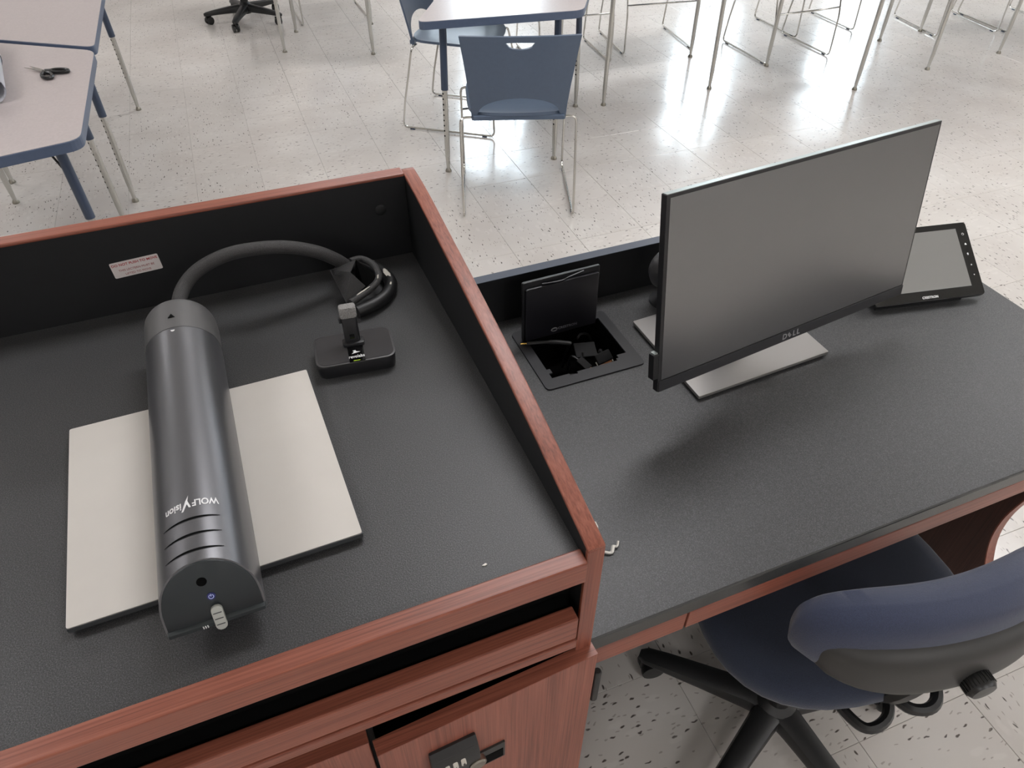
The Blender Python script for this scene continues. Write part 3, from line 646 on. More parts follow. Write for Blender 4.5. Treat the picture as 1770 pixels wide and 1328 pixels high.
bad = [f for f in bm.faces if all(v in ib for v in f.verts) and 0.47 < f.calc_center_median().x < 0.595 and 0.93 < f.calc_center_median().y < 1.05]
if bad: bmesh.ops.delete(bm, geom=bad, context='FACES')
g = bmesh.ops.extrude_face_region(bm, geom=bm.faces[:]); bmesh.ops.translate(bm, verts=[v for v in g['geom'] if isinstance(v, bmesh.types.BMVert)], vec=(0, 0, zf0 - zf1))
obj('box_frame', bm, 'boxblack', CB)
bm = bmesh.new()
for a in ((HX0, HX1, HY0, HY1, 0.655, 0.658), (HX0 - 0.0, HX0 + 0.002, HY0, HY1, 0.658, 0.741), (HX1 - 0.002, HX1, HY0, HY1, 0.658, 0.741), (HX0 + 0.002, HX1 - 0.002, HY0, HY0 + 0.002, 0.658, 0.741), (HX0 + 0.002, HX1 - 0.002, HY1 - 0.002, HY1, 0.658, 0.741)): box(bm, *a)
obj('tray', bm, 'void', CB)
# lid standing up and leaning slightly forward over the hinge
LO = Vector((0.5325, 1.046, 0.7445)); lx = Vector((0.999, 0.02, 0.0)).normalized(); lz = Vector((-0.145, 0.03, 1.0)); lz = (lz - lx * lz.dot(lx)).normalized(); ly = lz.cross(lx)
LF = frame_matrix(LO, lx, ly, lz)
bm = bmesh.new(); prism(bm, [(x, 0, z) for x, z in round_rect(-0.0835, 0.0835, 0.0, 0.1365, 0.003, 3)], (0, 0.006, 0), 0.001); lid = obj('lid', xf(bm, LF), 'boxblack', CB, True)
bm = bmesh.new(); prism(bm, [(x, -0.007, z) for x, z in round_rect(-0.079, 0.079, 0.002, 0.1245, 0.003, 3)], (0, 0.0075, 0), 0.0012); obj('lid_panel', xf(bm, LF), 'boxlid', lid, True)
obj('lid_grip', xf(tb(smooth_path([(-0.045, -0.004, 0.1285), (-0.02, -0.005, 0.1265), (0.0, -0.006, 0.127), (0.012, -0.006, 0.1305), (0.045, -0.004, 0.1350)], 5), 0.0018, 8), LF), 'boxlid', lid, True)
bm = text_bm('CRESTRON', 0.0082, 0.0001, 'LEFT', 0.0001, 1.05); xf(bm, Matrix.Translation((-0.008, -0.0074, 0.0145)) @ Matrix.Rotation(R(90), 4, 'X')); obj('lettering', xf(bm, LF), 'greyprint', lid)
bm = tb([(-0.0165 + 0.0062 * math.cos(2 * PI * k / 16), -0.0075, 0.0145 + 0.0036 * math.sin(2 * PI * k / 16)) for k in range(16)], 0.0012, 6, closed=True); obj('logo', xf(bm, LF), 'greyprint', lid)
# loose leads in the box
AC = thing('audio_cable', 'black cable with a gold jack tip lying across the cable box rim', 'cable', (0.50, 1.0, 0.7434), world=True)
pth = smooth_path([(0.452, 1.030, 0.7485), (0.480, 1.022, 0.7490), (0.510, 1.010, 0.7495), (0.535, 1.000, 0.746)], 5); ca = obj('jack_sleeve', tb(pth, [0.0036] * 8 + [0.0048] * (len(pth) - 8), 8), 'cable', AC, True)
obj('jack_tip', tb([(0.440, 1.0335, 0.7482), (0.447, 1.0315, 0.7483), (0.452, 1.030, 0.7485)], [0.0012, 0.0018, 0.0018], 8), 'gold', AC, True)
obj('cable_tail', tb(smooth_path([(0.535, 1.000, 0.746), (0.540, 1.012, 0.735), (0.535, 1.02, 0.70), (0.53, 1.02, 0.668)], 5), 0.0028, 8), 'cable', AC, True)
AD = thing('flat_adapter', 'flat black adapter leaning in the cable box opening', 'adapter', (0.56, 0.99, 0.70), world=True)
bm = bx(-0.022, 0.022, -0.019, 0.019, -0.004, 0.004, 0.0012); xf(bm, Matrix.Translation((0.5620, 0.986, 0.7300)) @ Matrix.Rotation(R(-14), 4, 'Z') @ Matrix.Rotation(R(10), 4, 'X')); obj('adapter_body', bm, 'plugblack', AD)
obj('adapter_lead', tb(smooth_path([(0.5565, 1.012, 0.744), (0.575, 1.032, 0.735), (0.60, 1.04, 0.715), (0.61, 1.03, 0.668)], 5), 0.0025, 8), 'cable', AD, True)
obj('adapter_lead', tb(smooth_path([(0.552, 0.977, 0.736), (0.55, 0.965, 0.715), (0.553, 0.955, 0.664)], 5), 0.0025, 8), 'cable', AD, True)
HP = thing('display_plug', 'black display cable plug with a copper coloured metal end, middle of the cable box', 'cable', (0.55, 0.95, 0.66), world=True)
bm = bx(-0.009, 0.009, -0.014, 0.014, -0.005, 0.005, 0.001); m = Matrix.Translation((0.5445, 0.957, 0.722)) @ Matrix.Rotation(R(28), 4, 'Z') @ Matrix.Rotation(R(20), 4, 'X'); obj('plug_body', xf(bm, m), 'plugblack', HP)
obj('plug_end', xf(bx(-0.0065, 0.0065, -0.0235, -0.014, -0.0025, 0.0025, 0.0006), m), 'copper', HP)
obj('cable_tail', tb(smooth_path([m @ Vector((0, 0.014, 0)), m @ Vector((0, 0.03, -0.008)), (0.525, 0.985, 0.69), (0.52, 0.98, 0.663)], 5), 0.003, 8), 'cable', HP, True)
VP = thing('monitor_plug', 'wide black monitor plug with copper pins, right side of the cable box', 'cable', (0.6, 0.95, 0.66), world=True)
m = Matrix.Translation((0.592, 0.956, 0.715)) @ Matrix.Rotation(R(12), 4, 'Z') @ Matrix.Rotation(R(35), 4, 'X')
obj('plug_body', xf(bx(-0.019, 0.019, -0.002, 0.020, -0.007, 0.007, 0.002), m), 'plugblack', VP)
obj('plug_shell', xf(bx(-0.014, 0.014, -0.009, -0.002, -0.0045, 0.0045, 0.0015), m), 'copper', VP)
for s in (-1, 1):
    bm = bmesh.new(); lathe(bm, [(0.0028, -0.007), (0.0028, 0.006)], (s * 0.0185, 0, 0), 'y', 10); obj('thumb_screw', xf(bm, m), 'steel', VP)
obj('cable_tail', tb(smooth_path([m @ Vector((0, 0.02, 0)), (0.600, 0.99, 0.715), (0.605, 1.0, 0.69), (0.60, 0.99, 0.663)], 5), 0.0042, 8), 'cable', VP, True)
NP = thing('network_cable', 'coiled black lead with a small metal plug, left corner of the cable box', 'cable', (0.49, 0.95, 0.66), world=True)
obj('lead', tb(smooth_path([(0.479, 0.939, 0.712), (0.492, 0.946, 0.708), (0.508, 0.952, 0.705), (0.528, 0.955, 0.70), (0.538, 0.947, 0.69), (0.53, 0.935, 0.68), (0.50, 0.935, 0.664)], 6), 0.0042, 8), 'cable', NP, True)
obj('plug_end', bx(0.468, 0.479, 0.935, 0.943, 0.7085, 0.7155, 0.001), 'copper', NP)

# ------------------------------------------------------------------ monitor
MO = thing('monitor', 'large black flat monitor on a silver stand on the desk', 'monitor', (0.84, 0.88, 0.74), world=True)
MC_ = Vector((0.857, 0.793, 1.004)); yw, tl, rl = R(8.048), R(10.909), R(-1.8176); MW, MH = 0.614, 0.331
mr = Vector((math.cos(yw) * math.cos(rl), math.sin(yw) * math.cos(rl), math.sin(rl))); n0 = Vector((math.sin(yw), -math.cos(yw), 0))
mu = Vector((0, 0, 1)) * math.cos(tl) - n0 * math.sin(tl); mu = (mu - mr * mu.dot(mr)).normalized(); mn = mr.cross(mu)      # mn points to the viewer
MF = frame_matrix(MC_, mr, mn * -1, mu)    # local x right, y away from viewer, z up
def mpart(name, bm, mat, par, smooth=False): return obj(name, xf(bm, MF), mat, par, smooth)
mh = mpart('housing', bx(-MW / 2, MW / 2, 0.0, 0.012, -MH / 2, MH / 2, 0.0008), 'monhouse', MO)
mpart('top_rim', bx(-MW / 2 + 0.0015, MW / 2 - 0.0005, 0.0008, 0.0112, MH / 2 - 0.0006, MH / 2 + 0.0007), 'montop', mh)
mpart('rear_shell', bx(-MW / 2 + 0.004, MW / 2 - 0.004, 0.012, 0.016, -MH / 2 + 0.004, MH / 2 - 0.002, 0.001), 'monhouse', mh)
bm = bmesh.new(); box(bm, -0.20, 0.20, 0.016, 0.042, -0.12, 0.09, 0.012); mpart('electronics_bulge', bm, 'monhouse', mh, True)
mpart('screen', bx(-MW / 2 + 0.0065, MW / 2 - 0.0045, -0.0006, 0.0004, -MH / 2 + 0.0215, MH / 2 - 0.0050), 'screen', MO)
mb_ = mpart('lower_bezel', bx(-MW / 2 + 0.0015, MW / 2 - 0.0005, -0.0016, 0.0006, -MH / 2, -MH / 2 + 0.0195, 0.0004), 'monbezel', MO)
for ch, px_, sz, rot in (('D', -0.0172, 0.0155, 0), ('E', -0.0052, 0.0125, 40), ('L', 0.0068, 0.0155, 0), ('L', 0.0168, 0.0155, 0)):
    bm = text_bm(ch, sz, 0.0002, 'CENTER', 0.0003); xf(bm, Matrix.Translation((px_, -0.0019, -MH / 2 + 0.0098)) @ Matrix.Rotation(R(90), 4, 'X') @ Matrix.Rotation(R(rot), 4, 'Z')); mpart('lettering', bm, 'dellprint', mb_)
up_ = mpart('side_connector', bx(-MW / 2 - 0.0105, -MW / 2, 0.0, 0.013, -MH / 2 + 0.026, -MH / 2 + 0.072, 0.001), 'cable', mh)
mpart('connector_face', bx(-MW / 2 - 0.0085, -MW / 2 - 0.001, 0.002, 0.011, -MH / 2 + 0.0718, -MH / 2 + 0.0745), 'montop', mh)
BZ = 0.7405
bp_ = [(0.683, 1.012), (0.993, 1.03), (0.995, 0.782), (0.6855, 0.7665)]
obj('stand_base', flat_plate(rounded_poly(bp_, 0.003, 3), BZ + 0.004, BZ + 0.011, 0.0008), 'base', MO)
obj('base_pad', flat_plate(inset(bp_, 0.006), BZ, BZ + 0.0042), 'monhouse', MO)
bm = bmesh.new(); prism(bm, [(0.80, 0.905, BZ + 0.011), (0.88, 0.910, BZ + 0.011), (0.88, 0.945, BZ + 0.011), (0.80, 0.94, BZ + 0.011)], (0.005, -0.008, 0.28), 0.004); obj('stand_neck', bm, 'base', MO, True)
bm = bmesh.new(); box(bm, -0.055, 0.055, 0.040, 0.085, -0.05, 0.05, 0.006); mpart('mount', bm, 'monhouse', mh)
# round speaker half hidden behind the monitor
SP = thing('desk_speaker', 'round dark grey speaker half hidden behind the left edge of the monitor', 'speaker', (0.80, 1.065, 0.74), world=True)
bm = bmesh.new(); lathe(bm, [(0.002, -0.026), (0.030, -0.024), (0.044, -0.014), (0.049, 0.0), (0.044, 0.014), (0.030, 0.024), (0.002, 0.026)], (0.79, 1.062, 0.825), 'y', 28); obj('speaker_body', bm, 'micrim', SP, True)
bm = bmesh.new(); lathe(bm, [(0.030, -0.001), (0.026, -0.004), (0.002, -0.0045)], (0.79, 1.0385, 0.825), 'y', 24); obj('speaker_cone', bm, 'micbody', SP, True)
bm = bmesh.new(); lathe(bm, [(0.034, 0.0), (0.034, 0.005), (0.010, 0.009), (0.008, 0.040)], (0.79, 1.062, 0.7402), 'z', 20); obj('speaker_foot', bm, 'micbody', SP, True)

# ------------------------------------------------------------------ touch panel
TP = thing('touch_panel', 'black tilted tabletop touch screen to the right of the monitor', 'touch screen', (1.33, 0.9, 0.74), world=True)
ty = R(-11.0); tt = R(36)
tx = Vector((math.cos(ty), math.sin(ty), 0)); tn = Vector((-math.sin(ty), math.cos(ty), 0)); tu = tn * math.cos(tt) + Vector((0, 0, 1)) * math.sin(tt); tw = tx.cross(tu)
BR = Vector((1.4335, 0.8065, 0.757)); TW, TH = 0.262, 0.168
TF = frame_matrix(BR, tx, tu, tw)    # local: x from right edge (negative = left), y up the slope, z out of the glass
def tpart(name, bm, mat, par, smooth=False): return obj(name, xf(bm, TF), mat, par, smooth)
bm = bmesh.new(); prism(bm, [(x, y, -0.012) for x, y in round_rect(-TW, 0, 0, TH, 0.007, 4)], (0, 0, 0.0115), 0.0012); tbk = tpart('panel_body', bm, 'tpbody', TP, True)
bm = bmesh.new(); prism(bm, [(x, y, -0.0006) for x, y in round_rect(-TW + 0.001, -0.001, 0.001, TH - 0.001, 0.006, 4)], (0, 0, 0.0012)); tg = tpart('glass_front', bm, 'tpglass', TP)
tpart('display', bx(-TW + 0.023, -0.0275, 0.0225, TH - 0.014, 0.0006, 0.0009), 'tpscreen', TP)
for k, (yy, sh) in enumerate(((0.140, 'o'), (0.117, 'h'), (0.094, 'l'), (0.069, 'u'), (0.046, 'd'))):
    bm = bmesh.new(); cx = -0.0140
    if sh == 'o':
        tube(bm, [(cx + 0.0024 * math.cos(R(a)), yy + 0.0024 * math.sin(R(a)), 0.0010) for a in range(120, 421, 30)], 0.0004, 5); tube(bm, [(cx, yy + 0.001, 0.001), (cx, yy + 0.0032, 0.001)], 0.0004, 5)
    elif sh == 'h': prism(bm, [(cx - 0.0022, yy - 0.0022, 0.0008), (cx + 0.0022, yy - 0.0022, 0.0008), (cx + 0.0022, yy + 0.0004, 0.0008), (cx, yy + 0.0026, 0.0008), (cx - 0.0022, yy + 0.0004, 0.0008)], (0, 0, 0.0003))
    elif sh == 'l': prism(bm, [(cx - 0.0012 + 0.0018 * math.cos(R(a)), yy + 0.0006 + 0.0022 * math.sin(R(a)), 0.0008) for a in range(0, 181, 30)] + [(cx - 0.0020, yy - 0.0026, 0.0008), (cx, yy - 0.0026, 0.0008)], (0, 0, 0.0003))
    elif sh == 'u': prism(bm, [(cx - 0.0018, yy - 0.0012, 0.0008), (cx + 0.0018, yy - 0.0012, 0.0008), (cx, yy + 0.0018, 0.0008)], (0, 0, 0.0003))
    else: prism(bm, [(cx - 0.0018, yy + 0.0012, 0.0008), (cx, yy - 0.0018, 0.0008), (cx + 0.0018, yy + 0.0012, 0.0008)], (0, 0, 0.0003))
    tpart('touch_icon', bm, 'print', tg)
bm = text_bm('CRESTRON', 0.0072, 0.0002, 'CENTER', 0.00025, 1.05); xf(bm, Matrix.Translation((-TW / 2 + 0.0, 0.0075, 0.0009))); tpart('lettering', bm, 'print', tg)
# wedge foot beneath
def wpt(x, y, z): return TF @ Vector((x, y, z))
pl = [wpt(-TW + 0.012, 0.004, -0.012), wpt(-0.045, 0.004, -0.012), wpt(-0.045, TH - 0.02, -0.012), wpt(-TW + 0.012, TH - 0.02, -0.012)]
bm = bmesh.new(); top = [bm.verts.new(p) for p in pl]; bot = [bm.verts.new((p.x, p.y, 0.7403)) for p in pl]
bm.faces.new(top); bm.faces.new(bot[::-1])
for i in range(4): bm.faces.new((top[i], bot[i], bot[(i + 1) % 4], top[(i + 1) % 4]))
obj('wedge_foot', bm, 'tpbody', TP)

# ------------------------------------------------------------------ paper scraps
def scrap(label, pts, z, th, mat='scrap', group=None):
    bm = bmesh.new(); prism(bm, [(x, y, z) for x, y in pts], (0, 0, th)); o = obj('paper_scrap', bm, mat); tag(o, label, 'paper', group); return ground(o)
bm = bmesh.new(); tube(bm, smooth_path([(0.366, 0.541, 0.7425), (0.373, 0.5335, 0.7440), (0.381, 0.5315, 0.7425), (0.3875, 0.5385, 0.7455), (0.393, 0.5375, 0.7435), (0.398, 0.5435, 0.7470)], 4), [0.0022] * 8 + [0.0030] * 5 + [0.0018] * 8, 5)
o = obj('paper_scrap', bm, 'scrap'); tag(o, 'twisted white shred of paper on the desk by the lectern side', 'paper'); ground(o)
bm = bmesh.new(); prism(bm, [(0.2862, 0.452, 0.949), (0.2862, 0.440, 0.958), (0.2862, 0.4405, 0.964), (0.2862, 0.447, 0.966), (0.2862, 0.456, 0.958)], (0.0055, 0.001, 0.001))
o = obj('paper_scrap', bm, 'scrap'); tag(o, 'white torn paper bit stuck on the lectern outer side edge', 'paper'); ground(o)
o = scrap('tiny white crumb on the lectern worktop near the front rail', [(0.148, 0.452), (0.153, 0.4535), (0.1545, 0.4515), (0.151, 0.4505)], 0.9503, 0.0012)

# ------------------------------------------------------------------ task chair
def super_pts(hw, hl, e, n=36, taper=0.0):
    pts = []
    for k in range(n):
        a = 2 * PI * k / n; c, s = math.cos(a), math.sin(a)
        x = hw * math.copysign(abs(c) ** (2 / e), c); y = hl * math.copysign(abs(s) ** (2 / e), s)
        pts.append((x * (1 + taper * y / hl), y))
    return pts
def cushion(hw, hl, e, z0, z1, crown, taper=0.0):
    bm = bmesh.new(); levels = [(0.90, z0), (0.97, z0 + (z1 - z0) * 0.2), (1.0, z0 + (z1 - z0) * 0.5), (0.985, z0 + (z1 - z0) * 0.78), (0.94, z1 - 0.004), (0.84, z1 + crown * 0.2), (0.6, z1 + crown * 0.5), (0.3, z1 + crown * 0.8)]
    rings = [[bm.verts.new((x * s, y * s, z)) for x, y in super_pts(hw, hl, e, 40, taper)] for s, z in levels]; n = 40
    for a, b in zip(rings, rings[1:]):
        for i in range(n): bm.faces.new((a[i], a[(i + 1) % n], b[(i + 1) % n], b[i]))
    bm.faces.new(rings[0][::-1]); c = bm.verts.new((0, 0, z1 + crown * 0.85))
    for i in range(n): bm.faces.new((rings[-1][i], rings[-1][(i + 1) % n], c))
    return bm
def caster(bm_root, ang, rad, zt=0.0):
    pass
BASE_ANGLES = [135, 207, 279, 351, 63]
def make_task_chair(label, loc, rz):
    t = thing('task_chair', label, 'chair', loc, rz)
    # seat
    bm = cushion(0.261, 0.248, 2.5, 0.385, 0.452, 0.006, -0.10); xf(bm, Matrix.Translation((0.0, 0.008, 0))); obj('seat', bm, 'fabricseat', t, True)
    obj('seat_pan', xf(cushion(0.20, 0.20, 3, 0.352, 0.384, 0.0), Matrix.Identity(4)), 'chairplastic', t, True)
    # backrest: curved cushion wrapped round a shell (local y negative = behind the sitter)
    def back_surface(u, v, off):
        # u across -1..1, v up 0..1 ; concave towards the sitter
        hw = 0.230 * (0.93 + 0.07 * math.sin(PI * min(1, v)))
        x = hw * u + 0.016; y = -0.240 + 0.055 * abs(u) ** 2.2 + 0.010 * v - 0.0; z = 0.565 + 0.160 * v - 0.018 * abs(u) ** 3 * v
        return Vector((x, y + off, z))
    def pad(off_f, off_b, v0, v1, r, nu=28, nv=12, inflate=0.012):
        bm = bmesh.new(); F, B = [], []
        for j in range(nv + 1):
            fr, br = [], []
            for i in range(nu + 1):
                a, b = -1 + 2 * i / nu, j / nv
                u_, v_ = a, b * 2 - 1
                # squircle outline
                k = (abs(u_) ** 4 + abs(v_) ** 4) ** 0.25 if (u_ or v_) else 0; mxx = max(abs(u_), abs(v_)); s = (mxx / k if k else 1)
                uu, vv = u_ * s, v_ * s; edge = min(1, k * 1.0) if k else 0; e = max(abs(u_), abs(v_)); bulge = max(0.0, 1 - e ** 5)
                p = back_surface(uu * r, v0 + (v1 - v0) * (vv * 0.5 + 0.5), 0)
                fr.append(bm.verts.new(p + Vector((0, (off_f) * (0.06 + 0.94 * bulge ** 0.5), 0)))); br.append(bm.verts.new(p + Vector((0, off_b * (0.06 + 0.94 * bulge ** 0.5), 0))))
            F.append(fr); B.append(br)
        for j in range(nv):
            for i in range(nu):
                bm.faces.new((F[j][i], F[j][i + 1], F[j + 1][i + 1], F[j + 1][i])); bm.faces.new((B[j][i], B[j + 1][i], B[j + 1][i + 1], B[j][i + 1]))
        for i in range(nu):
            bm.faces.new((F[0][i], B[0][i], B[0][i + 1], F[0][i + 1])); bm.faces.new((F[nv][i], F[nv][i + 1], B[nv][i + 1], B[nv][i]))
        for j in range(nv):
            bm.faces.new((F[j][0], F[j + 1][0], B[j + 1][0], B[j][0])); bm.faces.new((F[j][nu], B[j][nu], B[j + 1][nu], F[j + 1][nu]))
        return bm
    br = obj('backrest', pad(0.052, -0.038, 0.0, 1.05, 1.03, 36, 20), 'fabric', t, True)
    sh = obj('back_shell', pad(0.0, -0.060, -0.06, 0.76, 0.95, 36, 20), 'shell', t, True)
    bm = bmesh.new(); lathe(bm, [(0.020, 0.0), (0.023, -0.004), (0.023, -0.026), (0.019, -0.032), (0.004, -0.033)], (0.0, 0.0, 0.0), 'y', 24)
    kn = obj('height_knob', xf(bm, Matrix.Translation((0.03, -0.288, 0.600))), 'castor', t, True)
    bm = bmesh.new()
    for k in range(24):
        a = 2 * PI * k / 24; tube(bm, [(0.03 + 0.0232 * math.cos(a), -0.294, 0.600 + 0.0232 * math.sin(a)), (0.03 + 0.0232 * math.cos(a), -0.313, 0.600 + 0.0232 * math.sin(a))], 0.0012, 4)
    obj('knob_ribs', bm, 'castor', kn)
    obj('back_bar', tb(smooth_path([(0, 0.05, 0.352), (0, -0.12, 0.352), (0, -0.20, 0.38), (0, -0.245, 0.46), (0.02, -0.262, 0.60)], 5), 0.017, 8), 'castor', t, True)
    obj('lever', tb(smooth_path([(-0.09, -0.05, 0.368), (-0.075, -0.17, 0.374), (-0.062, -0.236, 0.374), (-0.040, -0.262, 0.374), (0.0, -0.252, 0.382), (0.03, -0.20, 0.388)], 5), 0.010, 8), 'castor', t, True)
    obj('lever', tb(smooth_path([(0.02, -0.10, 0.372), (0.036, -0.225, 0.376), (0.065, -0.256, 0.376), (0.10, -0.250, 0.382), (0.13, -0.20, 0.386)], 5), 0.011, 8), 'castor', t, True)
    return t
def add_base(t, c, angles, rad=0.285, top=0.36):
    """five-star base around local point c"""
    bm = bmesh.new(); lathe(bm, [(0.036, 0.055), (0.044, 0.075), (0.042, 0.115), (0.028, 0.130), (0.026, 0.22), (0.018, 0.221), (0.018, top)], (c[0], c[1], 0), 'z', 20); obj('gas_column', bm, 'chairplastic', t, True)
    for a in angles:
        d = Vector((math.cos(R(a)), math.sin(R(a)), 0)); s = Vector((-d.y, d.x, 0)); C0 = Vector((c[0], c[1], 0))
        bm = bmesh.new(); rings = []
        for f, wd, zb, zt in ((0.02, 0.034, 0.062, 0.118), (0.06, 0.030, 0.062, 0.116), (0.16, 0.026, 0.062, 0.104), (0.24, 0.023, 0.060, 0.093), (rad, 0.020, 0.058, 0.084), (rad + 0.016, 0.010, 0.060, 0.078)):
            r_ = []
            for k in range(10):
                q = 2 * PI * k / 10; r_.append(bm.verts.new(C0 + d * f + s * wd * math.copysign(abs(math.cos(q)) ** 0.7, math.cos(q)) + Vector((0, 0, (zb + zt) / 2 + (zt - zb) / 2 * math.copysign(abs(math.sin(q)) ** 0.8, math.sin(q))))))
            rings.append(r_)
        for p, q in zip(rings, rings[1:]):
            for k in range(10): bm.faces.new((p[k], p[(k + 1) % 10], q[(k + 1) % 10], q[k]))
        bm.faces.new(rings[0][::-1]); bm.faces.new(rings[-1])
        lg = obj('base_leg', bm, 'chairplastic', t, True)
        ca = a + 35; cd = Vector((math.cos(R(ca)), math.sin(R(ca)), 0)); cs_ = Vector((-cd.y, cd.x, 0)); cc = C0 + d * (rad - 0.004) - cd * 0.012
        bm = bmesh.new()
        for sg in (-1, 1):
            b2 = bmesh.new(); lathe(b2, [(0.014, -0.008), (0.026, -0.007), (0.0275, 0.0), (0.026, 0.007), (0.014, 0.008)], (0, 0, 0), 'x', 18)
            xf(b2, frame_matrix(cc + cs_ * sg * 0.0145 + Vector((0, 0, 0.0276)), cs_, cd, Vector((0, 0, 1)))); me = bpy.data.meshes.new('t'); b2.to_mesh(me); b2.free(); bm.from_mesh(me); bpy.data.meshes.remove(me)
        obj('caster', bm, 'castor', lg, True)
        bm = bmesh.new(); b2 = bx(-0.006, 0.006, -0.022, 0.026, 0.022, 0.058, 0.004); xf(b2, frame_matrix(cc, cs_, cd, Vector((0, 0, 1)))); obj('caster_hood', b2, 'castor', lg)
TC = make_task_chair('navy upholstered task chair pushed under the desk', (0.855, 0.505, 0), R(-8))
add_base(TC, (-0.051, -0.088), [141, 213, 285, 357, 69])
TC2 = make_task_chair('black-based task chair seen at the far left beyond the student tables', (0.37, 6.13, 0), R(225))
TC2_ang = [180, 247, 318, 35, 105]
add_base(TC2, (0, 0), [a - 225 for a in TC2_ang])

# ------------------------------------------------------------------ student chairs
def make_student_chair():
    t = thing('student_chair', '', 'chair', (0, 0, 0), 0)
    # back with hand slot and arched lower edge
    nu = 32; cols = [-1 + 2 * i / nu for i in range(nu + 1)]
    def hw(z): return 0.197 + (0.237 - 0.197) * max(0, min(1, (z - 0.44) / 0.34)) ** 1.3
    def pos(u, z):
        v = (z - 0.44) / 0.34; y = -0.205 - 0.065 * v - 0.03 * (1 - u * u) + 0.012
        return Vector((hw(z) * u, y, z))
    rows = []
    for u in cols:
        zb = 0.445 + 0.088 * math.sqrt(max(0, 1 - (u / 0.88) ** 2)) if abs(u) < 0.88 else 0.425
        h = math.sqrt(max(0, 1 - (u / 0.25) ** 2)) if abs(u) < 0.25 else 0
        hb, ht = 0.758 - 0.026 * h, 0.758 + 0.002 * h
        if h == 0: ht = hb + 0.0004
        zt = 0.778 + 0.004 * (1 - u * u)
        zs = [zb, zb + (hb - zb) * 0.2, zb + (hb - zb) * 0.45, zb + (hb - zb) * 0.75, hb, ht, zt]
        rows.append(zs)
    bm = bmesh.new(); V = [[bm.verts.new(pos(u, z)) for z in zs] for u, zs in zip(cols, rows)]
    for i in range(nu):
        for j in range(6):
            um = (cols[i] + cols[i + 1]) / 2
            if j == 4 and abs(um) < 0.25: continue
            bm.faces.new((V[i][j], V[i + 1][j], V[i + 1][j + 1], V[i][j + 1]))
    bmesh.ops.recalc_face_normals(bm, faces=bm.faces[:]); bmesh.ops.solidify(bm, geom=bm.faces[:], thickness=0.009)
    obj('backrest', bm, 'polyblue', t, True)
    bm = bmesh.new(); nx, ny = 18, 14; V = []
    for j in range(ny + 1):
        r_ = []
        for i in range(nx + 1):
            a, b = -1 + 2 * i / nx, -1 + 2 * j / ny; k = (abs(a) ** 5 + abs(b) ** 5) ** 0.2 if (a or b) else 0; s = max(abs(a), abs(b)) / k if k else 1; a *= s; b *= s
            x = (0.208 + 0.018 * (b + 1) / 2) * a; y = 0.010 + 0.215 * b
            z = 0.447 - 0.012 * (1 - a * a) * (1 - b * b) + 0.010 * a * a - (0.022 * max(0, (b - 0.55) / 0.45) ** 2) + 0.012 * max(0, (-b - 0.7) / 0.3) ** 2
            r_.append(bm.verts.new((x, y, z)))
        V.append(r_)
    for j in range(ny):
        for i in range(nx): bm.faces.new((V[j][i], V[j][i + 1], V[j + 1][i + 1], V[j + 1][i]))
    bmesh.ops.recalc_face_normals(bm, faces=bm.faces[:]); bmesh.ops.solidify(bm, geom=bm.faces[:], thickness=0.012); obj('seat', bm, 'polyblue', t, True)
    bm = bx(-0.192, 0.192, -0.206, -0.180, 0.428, 0.449, 0.004); obj('seat_support', bm, 'polyblue', t)
    RT = 0.0055
    for s in (-1, 1):
        X = 0.246 * s
        pts = [(0.19 * s, -0.172, 0.430), (X, -0.176, 0.432), (X, -0.205, 0.30), (X, -0.240, 0.15), (X, -0.262, 0.004 + RT), (X, 0.255, 0.004 + RT), (X, 0.246, 0.25), (X, 0.205, 0.418), (0.17 * s, 0.190, 0.418)]
        obj('runner', tb(round_corners(pts, 0.028, 4), RT, 8), 'chrome', t, True)
        bm = bmesh.new()
        for yy in (-0.21, 0.20): box(bm, X - 0.006, X + 0.006, yy - 0.012, yy + 0.012, 0.0, 0.006)
        obj('glide', bm, 'tubeblue', t)
    obj('cross_bar', tb(smooth_path([(-0.246, 0.236, 0.302), (-0.12, 0.250, 0.306), (0.0, 0.254, 0.307), (0.12, 0.250, 0.306), (0.246, 0.236, 0.302)], 4), 0.005, 8), 'chrome', t, True)
    return t
SCH = make_student_chair()
spots = [(1.22, 2.95, -19.3, 'blue student chair with its back to the lectern, nearest to it'),
         (1.275, 3.885, -126, 'blue student chair at the left long side of the centre student table')]
rights = [(2.235, 4.60, 174, 'wire sled-base student chair behind the right end of the centre student table'),
          (2.89, 4.645, 172, 'wire sled-base student chair just right of the centre table, behind chrome table legs'),
          (3.635, 4.16, 179, 'nearest wire sled-base student chair in the row right of centre, above the monitor'),
          (4.165, 4.53, 178, 'wire sled-base student chair set back, second behind the one above the monitor'),
          (4.67, 4.19, 172, 'wire sled-base student chair at the third right-hand table, left of its chrome leg'),
          (5.68, 4.04, 175, 'wire sled-base student chair at the far right edge of the photo'),
          (0.97, 6.07, 180, 'wire sled-base student chair beside the black-based task chair at far left'),]
rights[4] = (5.14, 4.14, 170, 'wire sled-base student chair at the right, one in from the far right edge')
first = True
for x, y, a, lab in spots + rights:
    if first: SCH.location = (x, y, 0); SCH.rotation_euler = (0, 0, R(a)); SCH['label'] = lab; SCH['group'] = 'blue student chairs'; first = False
    else: dup(SCH, (x, y, 0), R(a), lab, 'blue student chairs')

